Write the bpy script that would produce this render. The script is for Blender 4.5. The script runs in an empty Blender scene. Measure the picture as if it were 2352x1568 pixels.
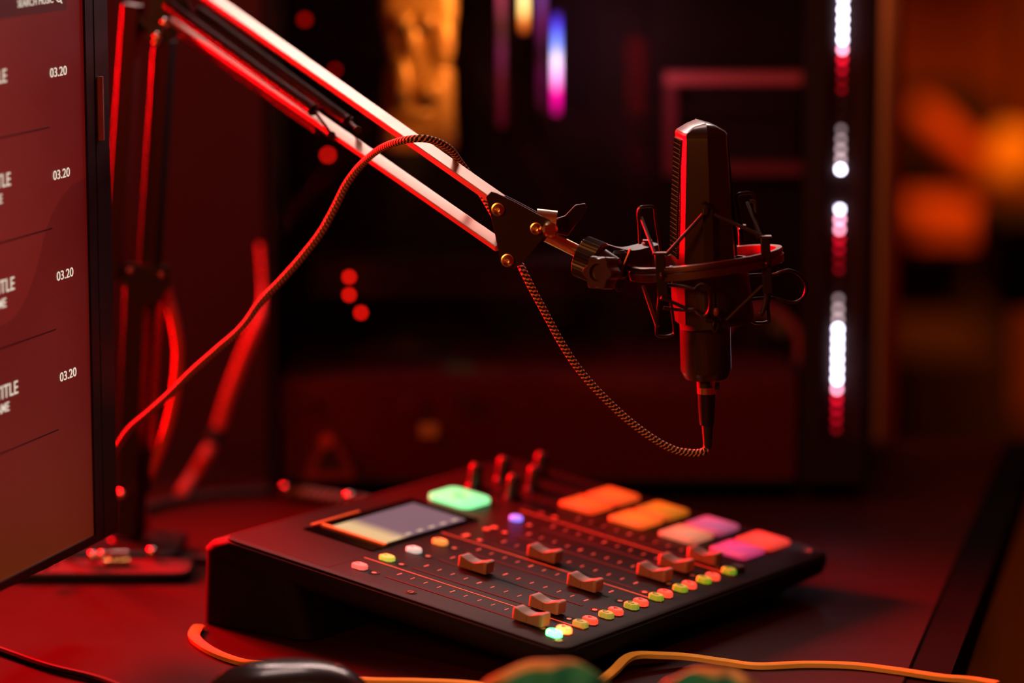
import bpy, math, random
from mathutils import Vector as Vc, Matrix as Mx
random.seed(7)
SC = bpy.context.scene
COL = SC.collection
pi = math.pi

# ------------------------------------------------------------------ camera frame
F = 7600.0
TH = math.radians(9.37)
S_, C_ = math.sin(TH), math.cos(TH)
HC = .5846
FOCUS = 2.245

def ray(px, py):
    a = (px - 1176) / F; b = (784 - py) / F
    return Vc((a, b * S_ + C_, b * C_ - S_))
def at(px, py, Y):
    r = ray(px, py); return Vc((0, 0, HC)) + r * (Y / r.y)
def atz(px, py, z):
    r = ray(px, py); return Vc((0, 0, HC)) + r * ((z - HC) / r.z)

# ------------------------------------------------------------------ materials
def lin(c):
    return tuple((v / 12.92 if v <= .04045 else ((v + .055) / 1.055) ** 2.4) for v in (x / 255. for x in c))
MATS = {}
def mat(name, col=(128, 128, 128), rough=.5, metal=0., emit=None, es=0., spec=.5, noise=.0, nscale=60., bump=0., bscale=300., coat=0., linear=None):
    if name in MATS: return MATS[name]
    m = bpy.data.materials.new(name); m.use_nodes = True
    nt = m.node_tree; b = nt.nodes['Principled BSDF']
    c = linear or lin(col)
    b.inputs['Base Color'].default_value = (*c, 1)
    b.inputs['Roughness'].default_value = rough
    b.inputs['Metallic'].default_value = metal
    b.inputs['Specular IOR Level'].default_value = spec
    b.inputs['Coat Weight'].default_value = coat
    if emit is not None:
        b.inputs['Emission Color'].default_value = (*lin(emit), 1)
        b.inputs['Emission Strength'].default_value = es
    tc = nt.nodes.new('ShaderNodeTexCoord')
    if noise > 0:
        n = nt.nodes.new('ShaderNodeTexNoise'); n.inputs['Scale'].default_value = nscale; n.inputs['Detail'].default_value = 4
        nt.links.new(tc.outputs['Object'], n.inputs['Vector'])
        r = nt.nodes.new('ShaderNodeMapRange')
        r.inputs['To Min'].default_value = max(0, rough - noise); r.inputs['To Max'].default_value = min(1, rough + noise)
        nt.links.new(n.outputs['Fac'], r.inputs['Value']); nt.links.new(r.outputs['Result'], b.inputs['Roughness'])
    if bump > 0:
        n = nt.nodes.new('ShaderNodeTexNoise'); n.inputs['Scale'].default_value = bscale; n.inputs['Detail'].default_value = 3
        nt.links.new(tc.outputs['Object'], n.inputs['Vector'])
        bp = nt.nodes.new('ShaderNodeBump'); bp.inputs['Strength'].default_value = bump; bp.inputs['Distance'].default_value = .0005
        nt.links.new(n.outputs['Fac'], bp.inputs['Height']); nt.links.new(bp.outputs['Normal'], b.inputs['Normal'])
    MATS[name] = m
    return m

# ------------------------------------------------------------------ mesh builder
WM = {}
class MB:
    def __init__(s): s.v = []; s.f = []; s.uv = None; s.sharp = 35
    def add(s, vs, fs):
        o = len(s.v); s.v += [tuple(p) for p in vs]; s.f += [tuple(o + i for i in f) for f in fs]; return o
    def box(s, c, d, M=None):
        x, y, z = [k / 2 for k in d]; c = Vc(c)
        vs = [Vc((i * x, j * y, k * z)) for i in (-1, 1) for j in (-1, 1) for k in (-1, 1)]
        vs = [c + (M @ p if M else p) for p in vs]
        s.add(vs, [(0, 1, 3, 2), (4, 6, 7, 5), (0, 4, 5, 1), (2, 3, 7, 6), (0, 2, 6, 4), (1, 5, 7, 3)]); return s
    def rbox(s, c, d, r=.002, n=3, M=None, axis=2):
        """box with rounded vertical edges and small bevel on top and bottom, z is the local axis"""
        c = Vc(c); x, y, z = d[0] / 2, d[1] / 2, d[2] / 2; b = min(r * .5, z * .45)
        def ring(ins, zz):
            o = []
            rr = max(r - ins, r * .2)
            for qx, qy, a0 in ((1, 1, 0), (-1, 1, 90), (-1, -1, 180), (1, -1, 270)):
                for k in range(n + 1):
                    a = math.radians(a0 + 90 * k / n)
                    o.append(Vc((qx * (x - ins - rr) + rr * math.cos(a), qy * (y - ins - rr) + rr * math.sin(a), zz)))
            return o
        rs = [ring(b, -z), ring(0, -z + b), ring(0, z - b), ring(b, z)]
        return s.loft([[c + (M @ p if M else p) for p in q] for q in rs])
    def loft(s, rings, caps=True, close=True):
        n = len(rings[0]); o = len(s.v)
        for q in rings: s.v += [tuple(p) for p in q]
        for i in range(len(rings) - 1):
            for j in range(n if close else n - 1):
                k = (j + 1) % n
                s.f.append((o + i * n + j, o + i * n + k, o + (i + 1) * n + k, o + (i + 1) * n + j))
        if caps:
            s.f.append(tuple(o + j for j in reversed(range(n))))
            s.f.append(tuple(o + (len(rings) - 1) * n + j for j in range(n)))
        return s
    def prism(s, poly, depth, M):
        """poly: list of (x,y) in the plane; extruded +-depth/2 along local z; M 4x4"""
        a = [M @ Vc((x, y, -depth / 2)) for x, y in poly]; b = [M @ Vc((x, y, depth / 2)) for x, y in poly]
        return s.loft([a, b])
    def lathe(s, prof, base, axis, n=32, ref=None):
        """prof: (r, h) along axis from base"""
        ax = Vc(axis).normalized(); t = Vc(ref) if ref else (Vc((0, 0, 1)) if abs(ax.z) < .9 else Vc((1, 0, 0)))
        e1 = ax.cross(t).normalized(); e2 = ax.cross(e1); base = Vc(base)
        rings = [[base + ax * h + (e1 * math.cos(2 * pi * k / n) + e2 * math.sin(2 * pi * k / n)) * max(r, 1e-5) for k in range(n)] for r, h in prof]
        return s.loft(rings)
    def cyl(s, a, b, r, n=20, r2=None):
        a, b = Vc(a), Vc(b); return s.lathe([(r, 0), (r if r2 is None else r2, (b - a).length)], a, b - a, n)
    def tube(s, pts, r, n=8, closed=False, uv=False, prof=None):
        pts = [Vc(p) for p in pts]; N = len(pts); rings = []; up = None
        L = 0
        us = []
        for i, p in enumerate(pts):
            a = pts[(i - 1) % N] if (i or closed) else p; b = pts[(i + 1) % N] if (i < N - 1 or closed) else p
            t = (b - a).normalized()
            if up is None: up = t.orthogonal().normalized() if prof is None else prof['up']
            up = (up - t * up.dot(t)).normalized(); sd = t.cross(up)
            rr = r(i / (N - 1)) if callable(r) else r
            if prof: q = [p + sd * x + up * y for x, y in prof['pts']]
            else: q = [p + (up * math.cos(2 * pi * k / n) + sd * math.sin(2 * pi * k / n)) * rr for k in range(n)]
            rings.append(q)
            if i: L += (p - pts[i - 1]).length
            us.append(L)
        m = len(rings[0])
        if closed:
            o = len(s.v)
            for q in rings: s.v += [tuple(p) for p in q]
            for i in range(N):
                i2 = (i + 1) % N
                for j in range(m):
                    k = (j + 1) % m; s.f.append((o + i * m + j, o + i * m + k, o + i2 * m + k, o + i2 * m + j))
        else: s.loft(rings)
        if uv:
            s.uv = []
            for i in range(N - 1):
                for j in range(m):
                    s.uv += [(j / m, us[i]), ((j + 1) / m, us[i]), ((j + 1) / m, us[i + 1]), (j / m, us[i + 1])]
            s.uv += [(0, 0)] * (2 * m)
        return s
    def sphere(s, c, r, n=16, sq=(1, 1, 1)):
        c = Vc(c); rings = []
        for i in range(1, n // 2):
            a = pi * i / (n // 2)
            rings.append([c + Vc((r * sq[0] * math.sin(a) * math.cos(2 * pi * k / n), r * sq[1] * math.sin(a) * math.sin(2 * pi * k / n), -r * sq[2] * math.cos(a))) for k in range(n)])
        return s.loft(rings)
    def build(s, name, m, parent=None, local=False, smooth=True, bevel=0, loc=None):
        me = bpy.data.meshes.new(name)
        vs = s.v
        if parent is not None and not local:
            inv = WM[parent.name].inverted(); vs = [inv @ Vc(p) for p in vs]
        if loc is not None: vs = [Vc(p) - Vc(loc) for p in vs]
        me.from_pydata([tuple(p) for p in vs], [], s.f)
        if s.uv:
            l = me.uv_layers.new(name='UVMap')
            for i, uvc in enumerate(s.uv[:len(l.data)]): l.data[i].uv = uvc
        if smooth:
            me.polygons.foreach_set('use_smooth', [True] * len(me.polygons)); me.set_sharp_from_angle(angle=math.radians(s.sharp))
        me.update()
        o = bpy.data.objects.new(name, me); COL.objects.link(o)
        if m: me.materials.append(m)
        if parent is not None: o.parent = parent
        if loc is not None: o.location = loc
        base = WM[parent.name] if parent is not None else Mx()
        WM[o.name] = base @ Mx.Translation(loc) if loc is not None else base.copy()
        if bevel:
            b = o.modifiers.new('bevel', 'BEVEL'); b.width = bevel; b.segments = 2; b.limit_method = 'ANGLE'
        return o

def tag(o, label=None, cat=None, group=None, kind=None):
    if label: o['label'] = label
    if cat: o['category'] = cat
    if group: o['group'] = group
    if kind: o['kind'] = kind
    return o
def thing(name, label, cat, M=None, loc=(0, 0, 0), group=None):
    o = bpy.data.objects.new(name, None); COL.objects.link(o)
    Mm = M if M is not None else Mx.Translation(loc)
    o.matrix_world = Mm; WM[o.name] = Mm.copy(); o.empty_display_size = .02
    return tag(o, label, cat, group)
def struct(name, mb, m, **k):
    return tag(mb.build(name, m, **k), kind='structure')
def dup(o, parent, loc):
    c = o.copy(); COL.objects.link(c); c.parent = parent; c.location = loc
    WM[c.name] = WM[parent.name] @ Mx.Translation(loc)
    for ch in list(o.children):
        d = ch.copy(); COL.objects.link(d); d.parent = c
    return c
def smooth_path(pts, sub=8):
    """Catmull-Rom through the points"""
    P = [Vc(p) for p in pts]; out = []
    for i in range(len(P) - 1):
        p0 = P[max(i - 1, 0)]; p1 = P[i]; p2 = P[i + 1]; p3 = P[min(i + 2, len(P) - 1)]
        for k in range(sub):
            t = k / sub
            out.append(.5 * ((2 * p1) + (p2 - p0) * t + (2 * p0 - 5 * p1 + 4 * p2 - p3) * t * t + (3 * p1 - p0 - 3 * p2 + p3) * t ** 3))
    out.append(P[-1]); return out
def text_mb(txt, size, M, ext=.00005, align='RIGHT', sx=1., bold=0.):
    cu = bpy.data.curves.new('t', 'FONT'); cu.body = txt; cu.size = size; cu.align_x = align; cu.extrude = ext; cu.offset = bold
    ob = bpy.data.objects.new('t', cu); COL.objects.link(ob)
    dg = bpy.context.evaluated_depsgraph_get(); me = bpy.data.meshes.new_from_object(ob.evaluated_get(dg))
    mb = MB(); mb.add([M @ Vc((v.co.x * sx, v.co.y, v.co.z)) for v in me.vertices], [tuple(p.vertices) for p in me.polygons])
    bpy.data.objects.remove(ob); bpy.data.meshes.remove(me); bpy.data.curves.remove(cu)
    return mb
def frameM(o, x, y, z):
    return Mx(((x[0], y[0], z[0], o[0]), (x[1], y[1], z[1], o[1]), (x[2], y[2], z[2], o[2]), (0, 0, 0, 1)))

# shared materials
black = mat('black_plastic', (16, 13, 13), .5, noise=.08, bump=.15, bscale=900)
blackmetal = mat('black_painted_metal', (20, 16, 16), .30, noise=.06, spec=.6)
matte = mat('matte_black', (10, 8, 8), .8)
rubber = mat('black_rubber', (14, 12, 12), .75)

# ================================================================== THE SETTING
wallm = mat('dark_painted_wall', (60, 18, 16), .9, spec=.1, bump=.3, bscale=40)
deskm = mat('dark_desk_top', (46, 7, 4), .55, spec=.05, noise=.1, nscale=25, bump=.08, bscale=500)
struct('floor', MB().box((.8, 4.2, -.755), (7.0, 7.2, .05)), mat('dark_wood_floor', (48, 26, 18), .55, noise=.15, nscale=6))
struct('wall_back', MB().box((-1.092, 3.06, .55), (2.856, .08, 2.56)), wallm)
struct('wall_far', MB().box((.8, 7.05, .55), (7.0, .1, 2.56)), mat('plaster_far_wall', (150, 78, 44), .9, bump=.3, bscale=8))
trim = struct('trim_1', MB().rbox((.346, 3.055, .55), (.018, .11, 2.56), .004), mat('brown_wood_trim', (205, 98, 38), .4, noise=.1))

# ================================================================== DESK
dk = thing('desk', 'dark reddish desk top carrying the mixer, monitor and tower', 'desk', loc=(0, 2.3, -.73))
e1, e2 = atz(2080, 1560, 0), atz(2280, 1090, 0)
dd = (e2 - e1).normalized()
def edge(Y): return e1 + dd * ((Y - e1.y) / dd.y)
A, B = edge(1.45), edge(2.99)
q = [(-1.5, 2.99), (-1.5, 1.45), (A.x, A.y), (B.x, B.y)]
mb = MB(); mb.loft([[Vc((x, y, -.032)) for x, y in q], [Vc((x, y, 0)) for x, y in q]])
mb.build('desk_top', deskm, dk, bevel=.0015)
# dark edge band on the right side
nrm = Vc((dd.y, -dd.x, 0))
a2, b2 = A + nrm * .028, B + nrm * .028
mb = MB(); mb.loft([[Vc((p.x, p.y, -.034)) for p in (A + nrm * .0003, a2, b2, B + nrm * .0003)], [Vc((p.x, p.y, -.001)) for p in (A + nrm * .0003, a2, b2, B + nrm * .0003)]])
tag(mb.build('edge_band', mat('edge_band_black', (6, 4, 4), .9, spec=.05), dk), 'black edge band')
for x, y in ((-1.4, 2.9), (-1.4, 1.55), (.02, 1.55), (.33, 2.9)):
    MB().rbox((x, y, -.381), (.05, .05, .698), .006).build('leg', black, dk)

# ================================================================== MIXER
U = Vc((0.58115, 0.8138, 0)).normalized()
V = Vc((-.80719, .57643, .12717)); V = (V - U * V.dot(U)).normalized()
N = U.cross(V)
FLc = Vc((.03393, 2.11506, .030))
MX = frameM(FLc, U, V, N)
mixer = thing('audio_mixer', 'black podcast mixing console with glowing pads and grey faders on the desk', 'audio mixer', M=MX)
mm = .001
W_, D_ = .350, .2955
def rrect(u0, u1, v0, v1, r, n_, k=6):
    o = []
    for cu, cv, a0 in ((u1 - r, v1 - r, 0), (u0 + r, v1 - r, 90), (u0 + r, v0 + r, 180), (u1 - r, v0 + r, 270)):
        for i in range(k + 1):
            a = math.radians(a0 + 90 * i / k); o.append(Vc((cu + r * math.cos(a), cv + r * math.sin(a), n_)))
    return o
bodym = mat('mixer_body_plastic', (9, 7, 7), .75, bump=.25, bscale=1200, spec=.2)
platem = mat('mixer_top_plate', (27, 17, 12), .45, noise=.04, nscale=400, bump=.12, bscale=2500, spec=.06)
mb = MB()
rings = [rrect(.001, W_ - .001, .001, D_ - .001, .012, -.0012), rrect(-.0015, W_ + .0015, -.0015, D_ + .003, .014, -.0022),
         rrect(-.002, W_ + .002, -.002, D_ + .016, .015, -.008), rrect(-.001, W_ + .001, -.001, D_ + .022, .016, -.014),
         rrect(.010, W_ - .010, .010, D_ + .022, .016, -.0225)]
mb.loft(list(reversed(rings))); mb.sharp = 50
body = mb.build('body', bodym, mixer, local=True)
# rear foot block down to the desk (in world space)
inv = MX.inverted()
def down(u, v, n0):
    p = MX @ Vc((u, v, n0)); return Vc((p.x, p.y, 0))
mb = MB()
r0 = rrect(.002, W_ - .002, .232, D_ + .0215, .012, -.014)
r0w = [MX @ p for p in r0]
r1w = [down(p.x, p.y, -.014) for p in rrect(.004, W_ - .012, .220, D_ + .026, .012, -.014)]
r1w = [Vc((p.x, p.y, .0015)) for p in r1w]
mb.loft([r1w, r0w]); mb.build('rear_foot', bodym, mixer)
for u in (.035, W_ - .035):
    c = MX @ Vc((u, .030, -.0225)); MB().lathe([(.009, 0), (.010, .001), (.010, c.z + .0005)], (c.x, c.y, 0), (0, 0, 1), 20).build('rubber_foot', rubber, mixer)
mb = MB(); mb.loft([rrect(0, W_, 0, D_, .010, -.0015), rrect(0, W_, 0, D_, .010, -.0004), rrect(.0006, W_ - .0006, .0006, D_ - .0006, .0095, 0)])
plate = mb.build('top_plate', platem, mixer, local=True)
# printed marks and grooves
printm = mat('pale_orange_print', (205, 150, 125), .6)
slotm = mat('slot_black', (3, 2, 2), .9)
linem = mat('raised_divider', (225, 140, 100), .35)
P0 = .00015
def flat(mb, u0, u1, v0, v1, h=P0):
    mb.box(((u0 + u1) / 2, (v0 + v1) / 2, h / 2), (abs(u1 - u0), abs(v1 - v0), h)); return mb
pitch = .0311
g0, r0_, s0 = .0191, .0307, .0249
for k in range(8):
    u = s0 + k * pitch + (.002 if k > 6 else 0)
    mb = flat(MB(), u - .0011, u + .0011, .0448, .1686, .0003); mb.build('fader_slot', slotm, mixer, local=True)
    mb = MB()
    for t in range(11):
        big = t in (0, 4, 10); w = .0056 if big else .0048
        flat(mb, u + .0125 - w / 2, u + .0125 + w / 2, .1658 - t * .01154 - (.0011 if big else .0007) / 2, .1658 - t * .01154 + (.0011 if big else .0007) / 2)
    mb.build('scale_marks', printm, mixer, local=True)
    # small ring marks near each end of the slot
    for v in (.1785, .0345):
        mb = MB(); mb.lathe([(.0040, 0), (.0040, .0003), (.0028, .0003), (.0028, .0001)], (u, v, 0), (0, 0, 1), 20)
        mb.build('ring_recess', slotm, mixer, local=True)
        MB().lathe([(.0019, 0), (.0019, .0004), (.0012, .0005)], (u, v, 0), (0, 0, 1), 16).build('ring_centre', linem, mixer, local=True)
for u, v0, v1 in ((.0462, .0155, .204), (.141, .0150, .207), (.2366, .0150, .2045)):
    flat(MB(), u - .0004, u + .0004, v0, v1, .0004).build('divider_line', linem, mixer, local=True)
flat(MB(), .2366, .345, .2040, .2048, .0003).build('divider_line', mat('dull_divider', (70, 40, 34), .4), mixer, local=True)
# outlined area beside the screen
mb = MB()
flat(mb, .008, .060, .2062, .2068); flat(mb, .008, .0086, .2068, .262)
mb.build('groove', slotm, mixer, local=True)
for u, v in ((.0117, .1363), (.0126, .0128), (.337, .0128)):
    mb = MB(); mb.lathe([(.0040, 0), (.0040, .0003), (.0030, .0003), (.0030, .0001)], (u, v, 0), (0, 0, 1), 24); s = mb.build('screw_hole', slotm, mixer, local=True)
    MB().lathe([(.0024, 0), (.0024, .0006), (.0014, .0006), (.0012, .0002)], (u, v, 0), (0, 0, 1), 18).build('screw', mat('brassy_screw', (150, 90, 60), .3, metal=.9), s, local=True)
# touch screen
bez = flat(MB(), .062, .190, .2095, .2725, .0008).build('screen_bezel', mat('glossy_black_glass', (8, 6, 6), .12), mixer, local=True)
tag(bez, 'glossy black bezel')
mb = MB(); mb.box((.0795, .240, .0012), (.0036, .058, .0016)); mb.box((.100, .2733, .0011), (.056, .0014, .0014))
mb.build('painted_edge_glint', mat('bezel_edge_glint', (255, 196, 96), .3, metal=.3), bez, local=True)  # bright gold stands in for light caught on the bezel edges
def screen_mat():
    m = bpy.data.materials.new('touch_screen_glow'); m.use_nodes = True; nt = m.node_tree; b = nt.nodes['Principled BSDF']
    b.inputs['Base Color'].default_value = (.01, .01, .012, 1); b.inputs['Roughness'].default_value = .14
    tc = nt.nodes.new('ShaderNodeTexCoord'); sp = nt.nodes.new('ShaderNodeSeparateXYZ'); nt.links.new(tc.outputs['Object'], sp.inputs[0])
    # left column of the display is warm, the rest pale grey with fine rows
    mr = nt.nodes.new('ShaderNodeMapRange'); mr.inputs['From Min'].default_value = .0975; mr.inputs['From Max'].default_value = .1135
    nt.links.new(sp.outputs['X'], mr.inputs['Value'])
    rp = nt.nodes.new('ShaderNodeValToRGB'); rp.color_ramp.elements[0].color = (*lin((255, 208, 150)), 1); rp.color_ramp.elements[1].color = (*lin((142, 108, 118)), 1)
    nt.links.new(mr.outputs['Result'], rp.inputs['Fac'])
    wv = nt.nodes.new('ShaderNodeTexWave'); wv.bands_direction = 'X'; wv.inputs['Scale'].default_value = 85; wv.inputs['Distortion'].default_value = .3
    nt.links.new(tc.outputs['Object'], wv.inputs['Vector'])
    mx = nt.nodes.new('ShaderNodeMix'); mx.data_type = 'RGBA'; mx.blend_type = 'MULTIPLY'; mx.inputs['Factor'].default_value = .35
    nt.links.new(rp.outputs['Color'], mx.inputs['A']); nt.links.new(wv.outputs['Color'], mx.inputs['B'])
    nt.links.new(mx.outputs['Result'], b.inputs['Emission Color']); b.inputs['Emission Strength'].default_value = 1.0
    return m
flat(MB(), .082, .180, .2145, .263, .0012).build('touch_screen', screen_mat(), mixer, local=True)
mb = MB()
for k in range(6): flat(mb, .098 + k * .014, .104 + k * .014, .2165, .2190, .0014)
mb.build('screen_icon_row', mat('screen_icons', (20, 15, 12), .4, emit=(225, 190, 160), es=.8), mixer, local=True)

# caps: buttons built once per kind
def hexcap(Lu, Lv, h, ch, top=.86):
    mb = MB()
    def ring(s, z):
        a, b = Lu / 2 * s, Lv / 2 * s
        return [Vc(p) for p in ((a, -b + ch, z), (a, b - ch, z), (a - ch, b, z), (-a + ch, b, z), (-a, b - ch, z), (-a, -b + ch, z), (-a + ch, -b, z), (a - ch, -b, z))]
    mb.loft([ring(1, 0), ring(1, h * .75), ring(top, h)]); return mb
def glow(name, base, em, es): return mat(name, base, .5, emit=em, es=es)
def num_mesh():
    return None
icon_dark = mat('button_print_dark', (30, 18, 10), .7)
def key(name, u, v, m, Lu=.0078, Lv=.0108, h=.0036, label=None):
    o = hexcap(Lu, Lv, h, .0022).build(name, m, mixer, local=True); o.location = (u, v, 0)
    WM[o.name] = WM[mixer.name] @ Mx.Translation((u, v, 0))
    if label: o['label'] = label
    return o
nums = [((255, 120, 110), 'pink'), ((200, 215, 80), 'yellow green'), ((215, 205, 195), 'white'), ((255, 160, 70), 'orange')]
for k, (c, n) in enumerate(nums):
    o = key('channel_button', .0255 + k * pitch, .1917, glow('channel_glow_%s' % n.replace(' ', '_'), c, c, .72), .0086, .0112, .003, '%s lit channel button' % n)
    t = text_mb(str(k + 1), .0065, Mx.Translation((.0, .0005, .0030)) @ Mx.Rotation(0, 4, 'Z'), .0001, 'CENTER', 1.0)
    t.build('channel_number', icon_dark, o, local=True)
# printed source icons of channels five, six and eight, lit bluetooth button of channel seven
ic = mat('glowing_icon_print', (205, 110, 80), .6, emit=(190, 70, 40), es=.25)  # print given a faint glow of its own to brighten it
mb = MB(); flat(mb, .1462, .1535, .1895, .1935, .0006); mb.build('source_icon', ic, mixer, local=True)
mb = MB(); mb.lathe([(.0026, 0), (.0026, .0006)], (.1755, .1915, 0), (0, 0, 1), 12); mb.lathe([(.0026, 0), (.0026, .0006)], (.1838, .1905, 0), (0, 0, 1), 12); flat(mb, .1755, .1838, .1905, .1917, .0005)
mb.build('source_icon', ic, mixer, local=True)
o = key('bluetooth_button', .2140, .1925, glow('bluetooth_glow', (110, 90, 220), (150, 120, 255), 1.5), .0086, .0090, .003, 'violet lit round button')
mb = MB(); flat(mb, .2415, .2465, .1885, .1925, .0006); mb.build('source_icon', mat('dim_icon', (120, 50, 40), .6), mixer, local=True)
# listen and mute keys
def hot(name, rgb):
    m = mat(name, (120, 120, 120), .5, emit=(255, 255, 255), es=1.); b = m.node_tree.nodes['Principled BSDF']
    b.inputs['Emission Color'].default_value = (*rgb, 1); return m
listen_m = [hot('listen_lit', (.55, 9.0, 1.6))] + [glow('listen_dim_%d' % k, (150, 150, 45), c, .62) for k, c in enumerate([(160, 150, 60), (150, 150, 55), (125, 155, 50), (125, 160, 40), (120, 165, 35), (120, 170, 30), (90, 160, 35)])]
mute_m = [hot('mute_lit', (11.0, .72, .10))] + [glow('mute_dim', (240, 70, 50), (255, 78, 52), .95)]
for k in range(8):
    du = .0026 if k == 7 else 0
    o = key('listen_button', g0 + k * pitch + du, .0212, listen_m[k], label='brightly lit mint green button' if k == 0 else None)
    mb = MB(); mb.tube([(.0016 * math.cos(a), .0022 * math.sin(a) + .0007, .0037) for a in [2 * pi * i / 14 for i in range(12)]], .00022, 5); mb.build('ear_icon', icon_dark if k else mat('mint_icon', (60, 150, 110), .6), o, local=True)
    if k < 7:
        o = key('mute_button', r0_ + k * pitch, .0212, mute_m[min(k, 1)], label='brightly lit orange button' if k == 0 else None)
        MB().prism([(-.0016, -.0004), (.0014, .0012), (.0012, -.0022)], .0004, Mx.Translation((0, .0016, .0037))).build('mute_icon', mat('mute_icon_red', (110, 10, 10), .7), o, local=True)
o = key('mute_button', r0_ + 7 * pitch + .0026, .0212, mat('unlit_key', (30, 10, 8), .5))
# fader caps
capm = mat('fader_cap_grey', (138, 104, 84), .42, bump=.2, bscale=3000)
def fader_mb():
    """cap: long along v, scooped top with a ridge line in the middle"""
    mb = MB(); L, Wd = .0245, .0108; n = 24; rings = []
    for i in range(n + 1):
        t = i / n; y = -L / 2 + L * t
        e = abs(2 * t - 1)
        z = .0098
        if .10 < t < .52: z -= .0026 * math.sin(pi * (t - .10) / .84) ** 1.3
        elif t < .90 and t >= .52: z -= .0026 * math.sin(pi * (t - .10) / .80 * 1.0) ** 1.3 * .9
        z += .0008 * (.5 - t)
        endin = .0009 * max(0, (e - .86) / .14) ** 2
        w = Wd / 2 - endin
        if e > .96: z -= .0006
        row = []
        for s in (-1, -.94, -.6, -.3, 0, .3, .6, .94, 1):
            dip = -.0008 * (1 - s * s) * (math.sin(pi * min(1, max(0, (t - .06) / .88))) ** .6)
            row.append(Vc((w * s, y, z + dip - (.0004 if abs(s) == 1 else 0))))
        b = [Vc((w * 1.0, y, .0016)), Vc((-w * 1.0, y, .0016))]
        rings.append(row + b)
    mb.loft(rings); mb.sharp = 40; return mb
fv = [.0455, .0540, .1375, .0655, .1220, .0480, .0500, .0465]
cap0 = None
for k in range(8):
    u = s0 + k * pitch + (.002 if k > 6 else 0) + .0012
    if cap0 is None:
        cap0 = fader_mb().build('fader_cap', capm, mixer, local=True); cap0.location = (u, fv[k], 0)
        WM[cap0.name] = WM[mixer.name] @ Mx.Translation((u, fv[k], 0))
        MB().box((0, 0, .0009), (.0016, .006, .0018)).build('fader_stem', slotm, cap0, local=True)
        mb = MB(); mb.box((0, 0, .0042), (.01088, .0002, .0046)); mb.build('centre_line', slotm, cap0, local=True)
    else: dup(cap0, mixer, (u, fv[k], 0))
# record button
mb = MB(); mb.loft([rrect(.2015, .2375, .2300, .2685, .008, 0), rrect(.2015, .2375, .2300, .2685, .008, .0026), rrect(.2027, .2363, .2312, .2673, .007, .0034)])
rec_m = mat('record_glow', (18, 40, 22), .5, emit=(255, 255, 255), es=1.); rec_m.node_tree.nodes['Principled BSDF'].inputs['Emission Color'].default_value = (.40, 1.45, .52, 1)
rb = mb.build('record_button', rec_m, mixer, local=True); tag(rb, 'large glowing green square button')
MB().lathe([(.006, 0), (.006, .0003), (.0045, .0003), (.0045, 0)], (.2195, .2492, .0034), (0, 0, 1), 24).build('record_ring', mat('record_ring_green', (90, 200, 130), .5, emit=(95, 225, 130), es=.8), rb, local=True)
# knobs
knobm = mat('knob_rubber', (18, 14, 14), .38)
kn = None
for (u, v) in ((.257, .262), (.2906, .260), (.3270, .2500), (.2575, .2270), (.2905, .2310)):
    loc = (u, v, 0)
    if kn is None:
        mb = MB(); mb.lathe([(.0072, 0), (.0072, .0015), (.0058, .003), (.0054, .0165), (.0046, .018)], (0, 0, 0), (0, 0, 1), 28)
        kn = mb.build('volume_knob', knobm, mixer, local=True); kn.location = loc; WM[kn.name] = WM[mixer.name] @ Mx.Translation(loc)
        MB().box((0, .003, .0182), (.0008, .004, .0006)).build('pointer', printm, kn, local=True)
    else: dup(kn, mixer, loc)
# sound pads
pads = [[((255, 92, 30), .95), ((255, 105, 34), .78)], [((245, 125, 38), .80), ((212, 140, 30), .62)], [((222, 165, 125), .60), ((195, 115, 165), .55)], [((215, 80, 150), .62), ((250, 85, 70), .72)]]
padc = {}
for r in range(4):
    for c in range(2):
        (col, es) = pads[r][c]
        u0 = .2735 + c * .0365; v0 = .1655 - r * .0452
        m = bpy.data.materials.new('pad_glow_%d_%d' % (r, c)); m.use_nodes = True; nt = m.node_tree; b = nt.nodes['Principled BSDF']
        b.inputs['Base Color'].default_value = (*[x * .3 for x in lin(col)], 1); b.inputs['Roughness'].default_value = .5
        tc = nt.nodes.new('ShaderNodeTexCoord'); gr = nt.nodes.new('ShaderNodeTexGradient'); gr.gradient_type = 'SPHERICAL'
        mp = nt.nodes.new('ShaderNodeMapping'); mp.inputs['Scale'].default_value = (38, 38, 0); mp.vector_type = 'POINT'
        nt.links.new(tc.outputs['Object'], mp.inputs['Vector']); nt.links.new(mp.outputs['Vector'], gr.inputs['Vector'])
        rp = nt.nodes.new('ShaderNodeValToRGB'); rp.color_ramp.elements[0].color = (*lin((min(255, col[0] + 10), int(col[1] * .55), int(col[2] * .5))), 1); rp.color_ramp.elements[1].color = (*lin(col), 1); rp.color_ramp.elements[1].position = .75
        nt.links.new(gr.outputs['Fac'], rp.inputs['Fac']); nt.links.new(rp.outputs['Color'], b.inputs['Emission Color']); b.inputs['Emission Strength'].default_value = es
        mb = MB(); L = .0328; Lv = .0310
        a = [rrect(-L / 2, L / 2, -Lv / 2, Lv / 2, .004, 0), rrect(-L / 2, L / 2, -Lv / 2, Lv / 2, .004, .0022), rrect(-L / 2 + .001, L / 2 - .001, -Lv / 2 + .001, Lv / 2 - .001, .0035, .0030)]
        mb.loft(a); o = mb.build('sound_pad', m, mixer, local=True); o.location = (u0 + L / 2, v0 + Lv / 2, 0)
        o['label'] = [['bright orange red', 'orange'], ['amber', 'mustard yellow'], ['cream white', 'lilac'], ['magenta pink', 'coral red']][r][c] + ' glowing pad'

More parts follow.
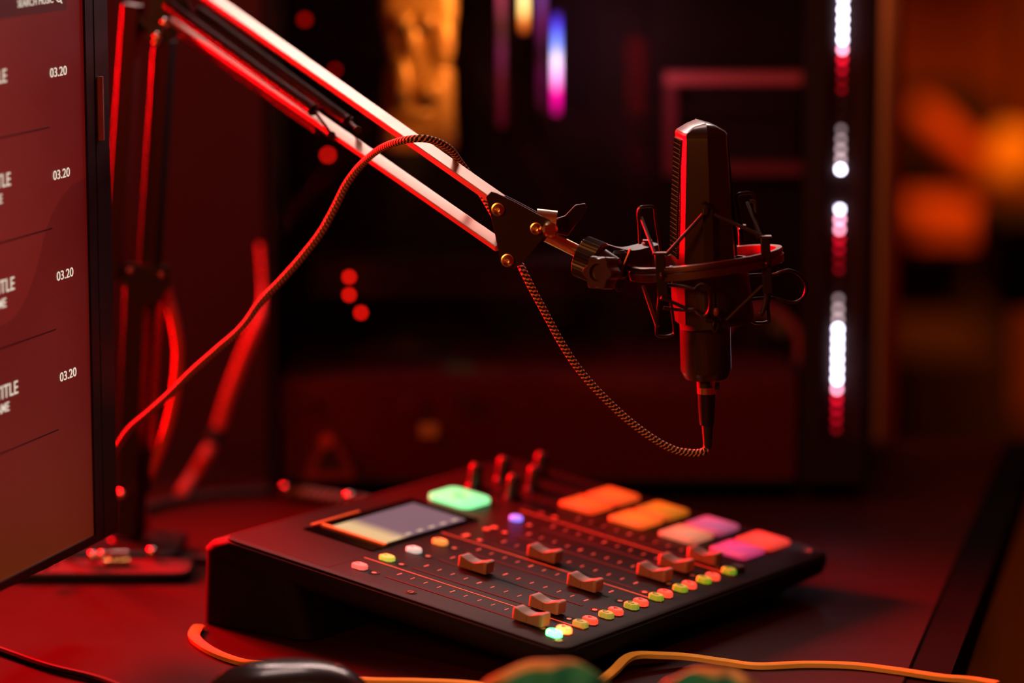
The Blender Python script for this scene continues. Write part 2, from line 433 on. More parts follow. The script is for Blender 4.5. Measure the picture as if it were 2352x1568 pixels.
# ================================================================== MONITOR
d = Vc((.3011, .9536, 0)).normalized(); upv = Vc((0, 0, 1)); nm = Vc((d.y, -d.x, 0))     # normal points right
R0 = Vc(at(215, 1228, 2.27))                                                             # lower right corner of the active screen
MM = frameM(R0, d, upv, nm)
def pix_mon(px, py):
    r = ray(px, py); o = Vc((0, 0, HC)); k = (R0 - o).dot(nm) / r.dot(nm); p = o + r * k - R0
    return p.dot(d), p.z
mon = thing('computer_monitor', 'large black computer monitor showing a red music playlist', 'monitor', M=Mx.Translation((R0 - d * .30).to_2d().to_3d()) )
SW, SH = .598, .40
def mon_quad(s0, s1, z0, z1, h, th=.0002):
    mb = MB(); mb.loft([[MM @ Vc((a, b, h - th)) for a, b in ((s0, z0), (s1, z0), (s1, z1), (s0, z1))], [MM @ Vc((a, b, h)) for a, b in ((s0, z0), (s1, z0), (s1, z1), (s0, z1))]]); return mb
bzw, bzb = .0365, .0058
mb = MB()
def mbox(mb, s0, s1, z0, z1, h0, h1):
    mb.loft([[MM @ Vc((a, b, h0)) for a, b in ((s0, z0), (s1, z0), (s1, z1), (s0, z1))], [MM @ Vc((a, b, h1)) for a, b in ((s0, z0), (s1, z0), (s1, z1), (s0, z1))]]); return mb
mbox(mb, -SW - bzw, bzw, -bzb, SH + bzw, -.034, -.004)
hs = mb.build('housing', blackmetal, mon, bevel=.003)
frm = MB()
mbox(frm, 0, bzw, -bzb, SH + bzw, -.0035, .0018); mbox(frm, -SW - bzw, -SW, -bzb, SH + bzw, -.0035, .0018)
mbox(frm, -SW, 0, -bzb, 0, -.0035, .0018); mbox(frm, -SW, 0, SH, SH + bzw, -.0035, .0018)
frm.build('bezel', mat('monitor_bezel', (14, 9, 9), .45), mon)
# pale strip standing in for a light reflection on the curved side edge
z0 = pix_mon(240, 318)[1]; z1 = pix_mon(240, 172)[1]
mb = MB(); mb.tube([MM @ Vc((.0205, z, .0012)) for z in (z0, z0 + .003, z1 - .003, z1)], .0036, 10)
mb.build('side_edge_sheen', mat('painted_edge_sheen', (190, 140, 140), .35), mon)
mbox(MB(), .0135, .0145, -bzb + .001, SH + bzw - .001, .0017, .0021).build('bezel_groove', slotm, mon)
def mon_screen_mat():
    m = bpy.data.materials.new('playlist_screen'); m.use_nodes = True; nt = m.node_tree; b = nt.nodes['Principled BSDF']
    b.inputs['Base Color'].default_value = (.008, .006, .006, 1); b.inputs['Roughness'].default_value = .45
    tc = nt.nodes.new('ShaderNodeTexCoord'); mp = nt.nodes.new('ShaderNodeMapping'); mp.inputs['Scale'].default_value = (5.0, 4.2, 5.2)
    nt.links.new(tc.outputs['Object'], mp.inputs['Vector'])
    n = nt.nodes.new('ShaderNodeTexNoise'); n.inputs['Scale'].default_value = 1.25; n.inputs['Detail'].default_value = .6; nt.links.new(mp.outputs['Vector'], n.inputs['Vector'])
    sp = nt.nodes.new('ShaderNodeSeparateXYZ'); nt.links.new(tc.outputs['Object'], sp.inputs[0])
    mr = nt.nodes.new('ShaderNodeMapRange'); mr.inputs['From Min'].default_value = .10; mr.inputs['From Max'].default_value = .30; nt.links.new(sp.outputs['Y'], mr.inputs['Value'])
    ad = nt.nodes.new('ShaderNodeMath'); ad.operation = 'MULTIPLY_ADD'; ad.inputs[1].default_value = .9; nt.links.new(n.outputs['Fac'], ad.inputs[0])
    iv = nt.nodes.new('ShaderNodeMath'); iv.operation = 'MULTIPLY_ADD'; iv.inputs[1].default_value = -.75; iv.inputs[2].default_value = .55; nt.links.new(mr.outputs['Result'], iv.inputs[0]); nt.links.new(iv.outputs[0], ad.inputs[2])
    rp = nt.nodes.new('ShaderNodeValToRGB'); e = rp.color_ramp.elements
    e[0].position = .15; e[0].color = (*lin((88, 2, 2)), 1); e[1].position = .75; e[1].color = (*lin((122, 32, 27)), 1)
    nt.links.new(ad.outputs[0], rp.inputs['Fac'])
    # brown tint low on the panel, towards the near side
    mz = nt.nodes.new('ShaderNodeMapRange'); mz.inputs['From Min'].default_value = .16; mz.inputs['From Max'].default_value = .06; nt.links.new(sp.outputs['Z'], mz.inputs['Value'])
    mlt = nt.nodes.new('ShaderNodeMath'); mlt.operation = 'MULTIPLY'; nt.links.new(mz.outputs['Result'], mlt.inputs[0]); nt.links.new(ad.outputs[0], mlt.inputs[1])
    mx = nt.nodes.new('ShaderNodeMix'); mx.data_type = 'RGBA'; nt.links.new(mlt.outputs[0], mx.inputs['Factor']); nt.links.new(rp.outputs['Color'], mx.inputs['A']); mx.inputs['B'].default_value = (*lin((112, 44, 12)), 1)
    nt.links.new(mx.outputs['Result'], b.inputs['Emission Color']); b.inputs['Emission Strength'].default_value = .82
    return m
scr = mbox(MB(), -SW, 0, 0, SH, -.0034, 0).build('screen', mon_screen_mat(), mon, smooth=False)
txtm = mat('screen_text', (10, 8, 8), .5, emit=(242, 222, 200), es=.85)
dkl = mat('screen_divider', (5, 1, 1), .5, emit=(34, 2, 4), es=1)
def mtext(txt, px, py, hpx, sx=.8, bold=.0, name='screen_text', right=True):
    s, z = pix_mon(px, py)
    Yd = (R0 + d * s).y; size = hpx / F * Yd / .70
    M = MM @ Mx.Translation((s, z, .00035))
    o = text_mb(txt, size, M, .0001, 'RIGHT' if right else 'LEFT', sx, bold * size).build(name, txtm, scr)
    return o
for (px, py) in ((153, 171), (160, 404), (168, 633), (175, 862)): mtext('03.20', px, py, 21, 1.36, .006, 'duration_text')
for (px, py) in ((15, 188), (24, 425), (33, 664), (41, 902)): mtext('TITLE', px, py, 31, 1.08, .006, 'title_text')
for (px, py) in ((5, 466), (14, 704), (21, 942)): mtext('NAME', px, py, 22, 1.12, .005, 'artist_text')
# header bar, dividers, wave
s1, zt = pix_mon(152, 22)
mon_quad(-SW + .01, pix_mon(152, 20)[0], pix_mon(152, 22)[1], SH - .002, .0002).build('search_bar', mat('search_bar_dark', (5, 2, 2), .5, emit=(72, 18, 18), es=.9), scr, smooth=False)
mtext('SEARCH MUSIC', 122, 6, 17, 1.12, 0, 'search_text')
s, z = pix_mon(134, -4)
mb = MB(); mb.tube([MM @ Vc((s + .0028 * 1.3 * math.cos(a), z + .0022 * math.sin(a), .0005)) for a in [2 * pi * k / 16 for k in range(16)]], .0005, 6, closed=True)
mb.tube([MM @ Vc((s + .002, z - .0016, .0005)), MM @ Vc((s + .0042, z - .0034, .0005))], .0005, 6); mb.build('search_icon', txtm, scr)
for (px, py) in ((113, 292), (120, 524), (128, 756), (134, 986)):
    s, z = pix_mon(px, py); mon_quad(-SW + .01, s, z - .0005, z + .0005, .0003).build('divider', dkl, scr, smooth=False)
wave = [pix_mon(*p) for p in ((197, 408), (165, 425), (140, 455), (120, 490), (105, 530), (93, 580), (80, 630), (62, 680), (40, 720), (15, 742), (-10, 750))]
wp = [(min(a, -.0002), b) for a, b in wave] + [(-SW + .3, wave[-1][1] - .002), (-SW + .3, .0005), (-.0002, .0005)]
mb = MB(); n0 = len(wp)
mb.loft([[MM @ Vc((a, b, .00005)) for a, b in wp], [MM @ Vc((a, b, .00015)) for a, b in wp]])
# the wave itself is only its upper band: rest of the screen below shows the same tone slightly lighter
wave_band = [(a, b) for a, b in wp]
def wave_mat():
    m = mon_screen_mat(); m.name = 'playlist_wave'; nt = m.node_tree; b = nt.nodes['Principled BSDF']
    b.inputs['Emission Strength'].default_value = .62; return m
mb.build('wave_graphic', wave_mat(), scr, smooth=False)
# stand behind the panel
c0 = R0 - d * .30 - nm * .06
MB().rbox((c0.x, c0.y, .10), (.04, .04, .19), .006).build('stand_column', blackmetal, mon)
ang = math.atan2(d.y, d.x)
MB().rbox((c0.x, c0.y, .006), (.24, .16, .012), .02, M=Mx.Rotation(ang, 3, 'Z')).build('stand_base', blackmetal, mon)
MB().box((c0 + nm * .03 + Vc((0, 0, .17 - c0.z))), (.09, .03, .09), Mx.Rotation(ang, 3, 'Z')).build('stand_bracket', blackmetal, mon)

# ================================================================== MICROPHONE
MY = 2.245
mt = at(1609, 278, MY); mbp = at(1622, 865, MY)
axis = (mt - mbp).normalized()
yaw = math.radians(8)
ax_x = Vc((math.cos(yaw), math.sin(yaw), 0)); ax_x = (ax_x - axis * ax_x.dot(axis)).normalized(); ax_y = axis.cross(ax_x)
LM = (mt - mbp).length
MICM = frameM(mbp, ax_x, ax_y, axis)
mic = thing('condenser_microphone', 'black condenser microphone with tapered mesh grille head, upright in the shock mount', 'microphone', M=MICM)
PXM = MY / F      # metres per pixel at the microphone
micm = mat('microphone_satin_black', (46, 32, 28), .27, spec=.6)
r = 59 * PXM
mb = MB(); mb.lathe([(.010, -.0018), (.0145, -.0008), (r - .0012, .0022), (r, .005), (r, .0395), (r - .0006, .0402)], (0, 0, 0), (0, 0, 1), 64); mb.sharp = 30
mb.build('lower_barrel', micm, mic, local=True)
def octo(a, b, ch, z, dx=0, dy=0):
    pk = min(.0055, b * .3); b = b - .002 if b > .01 else b
    return [Vc((x + dx, y + dy, z)) for x, y in ((a, -b + ch * 1.5), (a, b - ch * 1.5), (a - ch * .55, b), (0, b + pk), (-a + ch * .55, b), (-a, b - ch * 1.5), (-a, -b + ch * 1.5), (-a + ch * .55, -b), (0, -b - pk), (a - ch * .55, -b))]
mb = MB()
HB = .0402; HT = LM - .0095
zz = [(.0402, .0208, .0225, .0060), (.075, .0208, .0225, .0060), (.112, .0192, .0218, .0060), (HT - .003, .0152, .0205, .0028), (HT, .0150, .0203, .0026)]
mb.loft([octo(a, b, ch, z) for z, a, b, ch in zz]); mb.sharp = 20
mb.build('upper_body', micm, mic, local=True)
mb = MB()
mb.loft([octo(.0152, .0206, .0028, HT + .0002), octo(.0152, .0206, .0028, HT + .0018), octo(.0142, .0200, .0026, HT + .0034), octo(.0080, .0180, .0030, LM - .0022), octo(.0006, .0165, .0003, LM)]); mb.sharp = 24
mb.build('head_cap', micm, mic, local=True)
mb = MB(); mb.box((0, -.0236, HT - .040), (.0004, .0014, .085)); mb.build('side_seam', slotm, mic, local=True)
# grilles on the two broad faces: real woven bumps
grm = mat('grille_mesh', (50, 36, 34), .35, metal=.7)
for sgn in (-1, 1):
    mb = MB(); ztop = HT - .002; zbot = .085
    rows = int((ztop - zbot) / .0016)
    for i in range(rows + 1):
        z = zbot + (ztop - zbot) * i / rows
        t = (z - .112) / (HT - .112); a = .0192 + (.0152 - .0192) * t if t > 0 else .0192 + (.0208 - .0192) * (-t)
        pts = []
        for k in range(41):
            y = -.0118 + .0236 * k / 40
            pts.append(Vc((sgn * (a + .0006 + .0005 * math.cos(pi * k + pi * i)), y, z)))
        mb.tube(pts, .00042, 5)
    for k in range(21):
        y = -.0118 + .0236 * k / 20
        p = []
        for z in (zbot, .112, ztop):
            t = (z - .112) / (HT - .112); a = .0192 + (.0152 - .0192) * t if t > 0 else .0192 + (.0208 - .0192) * (-t); p.append(Vc((sgn * (a + .0006), y, z)))
        mb.tube(p, .00035, 5)
    g = mb.build('grille', grm, mic, local=True)
mb = MB(); mb.lathe([(.0066, -.0070), (.0066, -.0018)], (0, 0, 0), (0, 0, 1), 30); mb.build('connector_socket', black, mic, local=True)

# ================================================================== SHOCK MOUNT
rc = at(1622, 604, MY)
tilt = math.radians(7.6)
rx = Vc((math.cos(tilt), 0, math.sin(tilt))); ryv = Vc((0, 1, -.05)).normalized(); rx = (rx - ryv * rx.dot(ryv)).normalized(); rz_ = rx.cross(ryv)
RM = frameM(rc, rx, ryv, rz_)
sm = thing('shock_mount', 'black ring shock mount with wire loops and elastic cords around the microphone', 'shock mount', M=RM)
ringm = mat('ring_painted_metal', (126, 100, 92), .34, metal=1)
Ro = 180 * PXM; Ri = Ro - .0046; Hh = .0046
mb = MB(); n = 96
prof = [(Ro, -Hh), (Ro - .0004, -Hh - .0003), (Ri + .0004, -Hh - .0003), (Ri, -Hh), (Ri, Hh), (Ri + .0004, Hh + .0003), (Ro - .0004, Hh + .0003), (Ro, Hh), (Ro, Hh - .0022), (Ro - .0008, Hh - .0028), (Ro - .0008, Hh - .0034), (Ro + .0003, Hh - .0042)]
o = len(mb.v)
for k in range(n):
    a = 2 * pi * k / n
    for rr, h in prof: mb.v.append((rr * math.cos(a), rr * math.sin(a), h))
m_ = len(prof)
for k in range(n):
    for j in range(m_): mb.f.append((k * m_ + j, ((k + 1) % n) * m_ + j, ((k + 1) % n) * m_ + (j + 1) % m_, k * m_ + (j + 1) % m_))
mb.build('outer_ring', ringm, sm, local=True)
# inner basket holding the barrel
basket = mat('basket_plastic', (30, 22, 22), .4)
rbk = 90 * PXM
mb = MB(); seg = 64
pr = [(rbk, .001), (rbk - .0022, .001), (rbk - .0030, -.043), (rbk - .0008, -.043)]
for k in range(seg):
    a = 2 * pi * k / seg
    for rr, h in pr: mb.v.append((rr * math.cos(a) + .0012 - h * .03, rr * math.sin(a), h))
for k in range(seg):
    for j in range(4): mb.f.append((k * 4 + j, ((k + 1) % seg) * 4 + j, ((k + 1) % seg) * 4 + (j + 1) % 4, k * 4 + (j + 1) % 4))
mb.build('inner_basket', basket, sm, local=True)
wire = mat('blackened_wire', (60, 44, 42), .3, metal=.7)
cord = mat('elastic_cord', (46, 30, 28), .6, bump=.4, bscale=2500)
def ringpt(px, py, front=True):
    """point over the ring circle for a pixel column, on its near or far side"""
    p = at(px, py, MY); x = p.x - rc.x; y = math.sqrt(max(0, Ro * Ro - x * x)) * (-1 if front else 1) * .97
    return at(px, py, MY + y)
# four posts on the ring
posts = [(1515, 583, 1524, 690, True, 12, 1), (1757, 545, 1763, 672, True, 11, 0), (1487, 555, 1492, 640, False, 8, 1), (1703, 520, 1706, 600, False, 8, 0)]
tops = []; bots = []
for (xa, ya, xb, yb, fr, w, q_) in posts:
    a = ringpt(xa, ya, fr); b = ringpt(xb, yb, fr)
    b = Vc((b.x, a.y, b.z))
    w_ = w * PXM
    mb = MB(); mb.loft([[c + Vc((i * w_, j * .0022, 0)) for i, j in ((-1, -1), (1, -1), (1, 1), (-1, 1))] for c in (b, b + (a - b) * .3, b + (a - b) * .7, a)])
    mb.build('post', basket, sm, bevel=.0006)
    tops.append(a); bots.append(b)
    c = a + (b - a) * .45 + Vc((0, -.0045 if fr else .0045, 0)); MB().sphere(c, .0022, 12).build('post_rivet', mat('dark_rivet', (90, 50, 30), .3, metal=.8), sm)
    MB().box(a + Vc((0, 0, .0006)), (w_ * 2.6, .006, .0012)).build('post_cap', ringm, sm)
# inner upright hooks (cords hang between these and the posts)
def ip(px, py, dy): return at(px, py, MY + dy)
hookf = ip(1617, 470, -.027)
mb = MB(); mb.loft([[c + Vc((i * .0035, j * .0012, 0)) for i, j in ((-1, -1), (1, -1), (1, 1), (-1, 1))] for c in (ip(1632, 740, -.0275), ip(1628, 600, -.0275), ip(1626, 500, -.027), ip(1626, 478, -.027))])
mb.build('front_upright', basket, sm, bevel=.0005)
mb = MB(); mb.tube(smooth_path([ip(1612, 467, -.030), ip(1620, 466, -.030), ip(1625, 474, -.0295), ip(1624, 490, -.029), ip(1618, 495, -.029)], 4), .0011, 8); mb.build('cord_hook', wire, sm)
mb = MB(); mb.tube(smooth_path([ip(1640, 740, -.030), ip(1638, 752, -.030), ip(1643, 762, -.030), ip(1649, 752, -.030), ip(1647, 735, -.029)], 4), .0011, 8); mb.build('cord_hook', wire, sm)
def loop(pts, r, dyf, name='wire_loop', closed=False, m=wire):
    P = [ip(x, y, dyf(x, y) if callable(dyf) else dyf) for x, y in pts]
    mb = MB(); mb.tube(smooth_path(P, 5), r, 8); return mb.build(name, m, sm)
loop([(1470, 560), (1468, 520), (1466, 490), (1470, 477), (1482, 474), (1499, 474), (1504, 482), (1507, 510), (1513, 545), (1518, 578)], .0011, -.012)
loop([(1709, 555), (1703, 520), (1697, 480), (1692, 455), (1696, 446), (1710, 443), (1724, 443), (1732, 452), (1735, 480), (1738, 520), (1742, 548)], .0013, -.004)
loop([(1530, 660), (1540, 690), (1546, 730), (1549, 760), (1545, 768), (1530, 772), (1512, 771), (1508, 762), (1510, 730), (1514, 682)], .0011, -.034)
loop([(1716, 640), (1722, 690), (1727, 730), (1731, 740), (1745, 742), (1760, 740), (1766, 733), (1764, 700), (1770, 660)], .0012, -.002)
# spring clip handles
def clip(pts, dy, m=wire): return loop(pts, .0013, dy, 'spring_clip', m=m)
clip([(1510, 654), (1545, 655), (1580, 660), (1595, 664), (1603, 657), (1614, 653), (1626, 662), (1632, 685), (1630, 712), (1620, 726), (1608, 721), (1597, 712), (1583, 711), (1560, 711), (1524, 707)], lambda x, y: -.036 - .010 * max(0, (x - 1560) / 70))
clip([(1712, 633), (1745, 631), (1775, 631), (1795, 624), (1815, 621), (1838, 632), (1852, 655), (1847, 680), (1830, 693), (1810, 693), (1790, 687), (1765, 683), (1726, 687)], lambda x, y: .004 - .004 * max(0, (x - 1740) / 100))
# elastic cords
def cordline(a, b, r=.00125, name='elastic_cord'):
    MB().tube([a, a.lerp(b, .33), a.lerp(b, .66), b], r, 8).build(name, cord, sm)
cordline(ip(1615, 492, -.031), tops[0] + Vc((.004, 0, -.001)))
cordline(ip(1640, 492, -.031), tops[1] + Vc((0, 0, .000)))
cordline(ip(1473, 500, -.012), tops[0] + Vc((-.003, 0, 0)))
cordline(ip(1716, 465, -.004), tops[1] + Vc((-.003, 0, .001)))
cordline(ip(1700, 530, .010), tops[3])
cordline(ip(1518, 682, -.045), ip(1642, 737, -.032))
cordline(ip(1668, 735, -.032), ip(1750, 656, -.03))
cordline(ip(1477, 655, -.030), ip(1510, 752, -.034))
cordline(ip(1735, 600, -.03), ip(1742, 590, -.03))
MB().sphere(ip(1645, 716, -.032), .0021, 12, (1, 1, 1.5)).build('cord_bead', mat('bead_orange', (120, 60, 30), .4), sm)
loop([(1752, 655), (1760, 680), (1752, 715), (1746, 722)], .0018, -.006, 'elastic_cord', m=cord)
loop([(1722, 462), (1733, 466), (1736, 500), (1738, 540)], .0014, -.010, 'elastic_cord', m=cord)
# swivel joint joining ring to arm: fork, cone, knurled collar, star knob
ja = at(1322, 588, 2.232); jb = at(1440, 612, 2.24)
jaxis = (at(1400, 606, 2.222) - at(1330, 578, 2.232)).normalized()
k0 = at(1336, 588, 2.236)
mb = MB(); mb.sharp = 25
prof2 = []
Rk = 47 * PXM
nn = 72; rings = []
e1k = jaxis.cross(Vc((0, 1, 0))).normalized(); e2k = jaxis.cross(e1k)
for h, rr, kn_ in ((-.001, Rk - .002, 0), (0, Rk, 1), (.0135, Rk, 1), (.0145, Rk - .0015, 0)):
    rings.append([k0 + jaxis * h + (e1k * math.cos(2 * pi * k / nn) + e2k * math.sin(2 * pi * k / nn)) * (rr + (.0007 if (k % 2 and kn_) else 0)) for k in range(nn)])
mb.loft(rings); mb.build('knurled_collar', mat('knurled_black', (36, 26, 25), .38), sm)
mb = MB(); mb.lathe([(Rk - .003, .014), (Rk - .0040, .019), (.0082, .0265), (.0060, .0285)], k0, jaxis, 40); mb.build('swivel_cone', mat('swivel_plastic', (52, 38, 36), .3), sm)
mb = MB()
fa = at(1408, 592, 2.24); fb = at(1470, 588, 2.25)
mb.tube(smooth_path([at(1392, 572, 2.240), at(1420, 580, 2.242), at(1442, 582, 2.250), at(1470, 576, 2.268), at(1500, 568, 2.288)], 6), 0, 4, prof={'pts': [(-.0045, -.0035), (.0045, -.0035), (.0045, .0035), (-.0045, .0035)], 'up': Vc((0, 0, 1))})
mb.build('fork_arm', basket, sm)
mb = MB(); mb.tube(smooth_path([at(1400, 606, 2.240), at(1420, 606, 2.244), at(1444, 598, 2.254), at(1470, 590, 2.270), at(1500, 584, 2.288)], 6), 0, 4, prof={'pts': [(-.004, -.005), (.004, -.005), (.004, .005), (-.004, .005)], 'up': Vc((0, 0, 1))})
mb.build('fork_arm', basket, sm)
mb = MB(); mb.rbox(at(1420, 606, 2.240), (.012, .014, .020), .004); mb.build('swivel_block', basket, sm)
# spring wire on the swivel
mb = MB(); mb.tube(smooth_path([at(1448, 572, 2.222), at(1440, 590, 2.222), at(1428, 618, 2.222), at(1416, 640, 2.222), at(1413, 648, 2.222), at(1420, 640, 2.222), at(1430, 625, 2.222)], 5), .0009, 6); mb.build('spring_wire', mat('brass_wire', (170, 110, 60), .25, metal=1), sm)
mb = MB(); mb.tube(smooth_path([at(1414, 652, 2.222), at(1415, 662, 2.222), at(1421, 667, 2.222), at(1428, 663, 2.222)], 5), .0009, 6); mb.build('spring_wire', wire, sm)
# star knob
kc = at(1371, 626, 2.207); kd = Vc((-.55, -.80, .12)).normalized()
KM = frameM(kc, Vc((0, 0, 1)).cross(kd).normalized(), kd.cross(Vc((0, 0, 1)).cross(kd)).normalized(), kd)
def star(R, z, dep=.12): return [KM @ Vc((R * (1 + dep * math.cos(6 * a)) * math.cos(a), R * (1 + dep * math.cos(6 * a)) * math.sin(a), z)) for a in [2 * pi * k / 72 for k in range(72)]]
Rs = 37 * PXM
mb = MB(); mb.loft([star(Rs * .8, -.013), star(Rs, -.012), star(Rs, -.001), star(Rs * .94, 0), star(Rs * .56, 0, 0), star(Rs * .50, -.003, 0)]); mb.sharp = 35
mb.build('star_knob', mat('knob_black', (62, 40, 40), .34), sm)
MB().cyl(KM @ Vc((0, 0, -.020)), KM @ Vc((0, 0, -.012)), .006).build('knob_shaft', wire, sm)

# ================================================================== BOOM ARM
barm = mat('arm_painted_steel', (218, 192, 182), .42, metal=.92, noise=.04)
base_pt = atz(300, 1300, 0)
arm = thing('microphone_boom_arm', 'long parallel-bar boom arm with springs holding the microphone over the desk', 'microphone arm', loc=base_pt)
def bar(a, b, w, h, name, m=barm, rootup=Vc((0, 0, 1)), bev=.0006):
    a, b = Vc(a), Vc(b); t = (b - a).normalized(); sd = t.cross(rootup).normalized(); u2 = sd.cross(t)
    mb = MB(); mb.loft([[c + sd * x + u2 * y for x, y in ((-w / 2, -h / 2), (w / 2, -h / 2), (w / 2, h / 2), (-w / 2, h / 2))] for c in (a, b)])
    return mb.build(name, m, arm, bevel=bev)
YB = 2.228; YE = 2.50
def yarm(px): return YB + (YE - YB) * (1150 - px) / (1150 - 380)
def aa(px, py, dy=0): return at(px, py, yarm(px) + dy)
armblack = mat('arm_black_paint', (18, 13, 13), .55, spec=.35)
ROLL = Vc((0, -.54, .84))
bar(aa(1150, 463), aa(330, -112), .0092, .0058, 'upper_bar', rootup=ROLL)
bar(aa(1150, 566), aa(390, 38), .0092, .0046, 'lower_bar', rootup=ROLL)
def spring(a, b, r, name='spring', wr=.00065, pitch_=.0015):
    a, b = Vc(a), Vc(b); L = (b - a).length; t = (b - a) / L; e = t.orthogonal().normalized(); f = t.cross(e)
    turns = int(L / pitch_); pts = []
    for k in range(turns * 9):
        an = 2 * pi * k / 9; pts.append(a + t * (L * k / (turns * 9)) + (e * math.cos(an) + f * math.sin(an)) * r)
    mb = MB(); mb.tube(pts, wr, 5); return mb.build(name, mat('spring_steel', (88, 62, 60), .38, metal=.9), arm)
spring(aa(722, 254, -.016), aa(385, 12, -.016), .0040)
spring(aa(800, 278, .012), aa(455, 25, .012), .0036)
spring(aa(735, 300, .012), aa(420, 78, .012), .0036)
for a, b in (((722, 254, -.016), (764, 312, -.016)), ((800, 278, .012), (825, 300, .010)), ((735, 300, .012), (775, 322, .010))):
    MB().tube(smooth_path([aa(*a), aa((a[0] + b[0]) / 2, (a[1] + b[1]) / 2, a[2]), aa(*b)], 5), .0011, 8).build('spring_hook', wire, arm)
MB().cyl(aa(762, 310, -.020), aa(762, 310, .016), .0028).build('anchor_pin', wire, arm)
MB().cyl(aa(822, 299, -.012), aa(822, 299, .018), .0024).build('anchor_pin', wire, arm)
# head plates (two parallel) with bolts
plm = mat('head_plate_black', (46, 34, 33), .32, noise=.05)
plate_px = [(1116, 452), (1128, 440), (1140, 443), (1180, 462), (1262, 506), (1268, 516), (1262, 530), (1196, 608), (1182, 616), (1160, 612), (1150, 600), (1133, 520)]
for dy, ox, oy in ((-.009, 0, 0), (.009, 2, -3)):
    mb = MB(); a = [at(x + ox, y + oy, YB + dy) for x, y in plate_px]; b = [p + Vc((0, .0016, 0)) for p in a]; mb.loft([a, b]); mb.sharp = 40; mb.build('head_plate', plm, arm, bevel=.0003)
bolt = mat('brass_bolt', (255, 225, 160), .22, metal=1)
for x, y, rr in ((1144, 481, 13), (1166, 598, 13), (1232, 525, 12)):
    c = at(x, y, YB - .0092); R_ = rr * PXM
    MB().lathe([(R_ * 1.15, 0), (R_ * 1.15, .0009), (R_, .001), (R_ * .9, .0030), (R_ * .45, .0038), (R_ * .3, .0022)], c, Vc((-.15, -1, .1)), 28).build('bolt', bolt, arm)
    MB().cyl(c, c + Vc((0, .021, 0)), .0028).build('bolt_shaft', wire, arm)
# clamp barrel, brass pin, wing nut
MB().cyl(at(1232, 500, YB), at(1278, 505, YB), .0062).build('clamp_barrel', mat('warm_steel', (255, 225, 190), .3, metal=1), arm)
MB().lathe([(.0040, 0), (.0052, .0012), (.0052, .0040), (.0038, .0055)], at(1262, 527, YB - .011), Vc((.1, -1, .1)), 24).build('brass_nut', bolt, arm)
MB().cyl(at(1255, 541, 2.231), at(1345, 586, 2.235), 15 * PXM, 32).build('stud', mat('brass_stud', (255, 215, 160), .34, metal=1), arm)
mb = MB()
mb.prism([(-.004, -.004), (.006, -.006), (.013, .004), (.019, .0135), (.018, .0165), (.011, .0155), (.004, .008), (-.003, .006)], .0035, frameM(at(1284, 522, YB + .010), Vc((1, 0, 0)), Vc((0, 0, 1)), Vc((0, -1, 0))))
mb.build('wing_nut', mat('wing_nut_black', (22, 15, 14), .3), arm, bevel=.0008)
# elbow
YL = 2.505
elb = at(392, 40, YL)
mb = MB(); pe = [(345, -30), (410, -60), (440, 30), (420, 70), (385, 100), (352, 105), (338, 80)]
for dy in (-.014, .012):
    m2 = MB(); a = [at(x, y, YL + dy) for x, y in pe]; m2.loft([a, [p + Vc((0, .002, 0)) for p in a]]); m2.build('elbow_plate', blackmetal, arm)
glossred = mat('polished_bolt_head', (235, 215, 210), .12, metal=1)
for x, y, rr in ((380, 52, 10), (362, 84, 9), (428, 46, 7), (358, 98, 7)):
    MB().sphere(at(x, y, YL - .016), rr * YL / F * 1.4, 16).build('elbow_bolt', glossred, arm)
bar(at(306, 10, YL), at(262, 640, 2.52), .014, .010, 'lower_arm_bar', armblack, Vc((-.45, -.9, 0)))
bar(at(379, 90, YL), at(344, 618, 2.52), .015, .010, 'lower_arm_bar', armblack, Vc((-.45, -.9, 0)))
MB().tube([at(300, 18, YL), at(352, 78, YL)], .0042, 10).build('link_bar', blackmetal, arm)
mb = MB(); pe = [(285, 606), (390, 610), (392, 660), (350, 700), (300, 690), (284, 650)]
for dy in (-.012, .010):
    m2 = MB(); a = [at(x, y, 2.522 + dy) for x, y in pe]; m2.loft([a, [p + Vc((0, .002, 0)) for p in a]]); m2.build('lower_bracket', blackmetal, arm)
for x, y in ((300, 622), (372, 632)): MB().sphere(at(x, y, 2.508), .0028, 12).build('bracket_bolt', mat('dull_bolt', (160, 120, 120), .3, metal=1), arm)
bar(at(322, 640, 2.522), at(298, 1240, 2.525), .018, .016, 'post', armblack, Vc((-.45, -.9, 0)))
bar(at(352, 660, 2.53), at(322, 1130, 2.53), .014, .010, 'post', armblack, Vc((-.45, -.9, 0)))
# clamp on the desk
b0 = at(290, 1240, 2.525); bz = b0.z
mb = MB(); mb.lathe([(.030, .0005), (.030, .004), (.020, .009), (.013, .013), (.013, bz + .004)], (b0.x, b0.y, 0), (0, 0, 1), 32); mb.build('base_socket', blackmetal, arm)
MB().rbox((b0.x - .006, b0.y - .01, .0065), (.105, .075, .012), .008).build('clamp_plate', blackmetal, arm)
MB().cyl(at(250, 1274, 2.455), at(292, 1272, 2.46), .0036, 20).build('added_glint_rod', glossred, arm)  # rod added for a long red highlight
MB().cyl(at(238, 1294, 2.45), at(296, 1292, 2.455), .0036, 20).build('added_glint_rod', mat('yellow_glint_metal', (255, 210, 130), .25, metal=1), arm)  # rod added for a long yellow highlight, tinted to suit
MB().rbox((at(80, 1310, 2.42).x + .045, 2.452, .0040), (.14, .05, .0070), .012).build('clamp_jaw', matte, arm)
for x, y, rr, Y in ((280, 1133, .0034, 2.505), (214, 1278, .0046, 2.455), (236, 1274, .0036, 2.455), (350, 1268, .0044, 2.47), (104, 1298, .0040, 2.42), (126, 1290, .0032, 2.43)):  # polished bolts added for the red highlights around the clamp
    if 1: MB().sphere(at(x, y, Y), rr, 16).build('added_glint_bolt', glossred, arm)

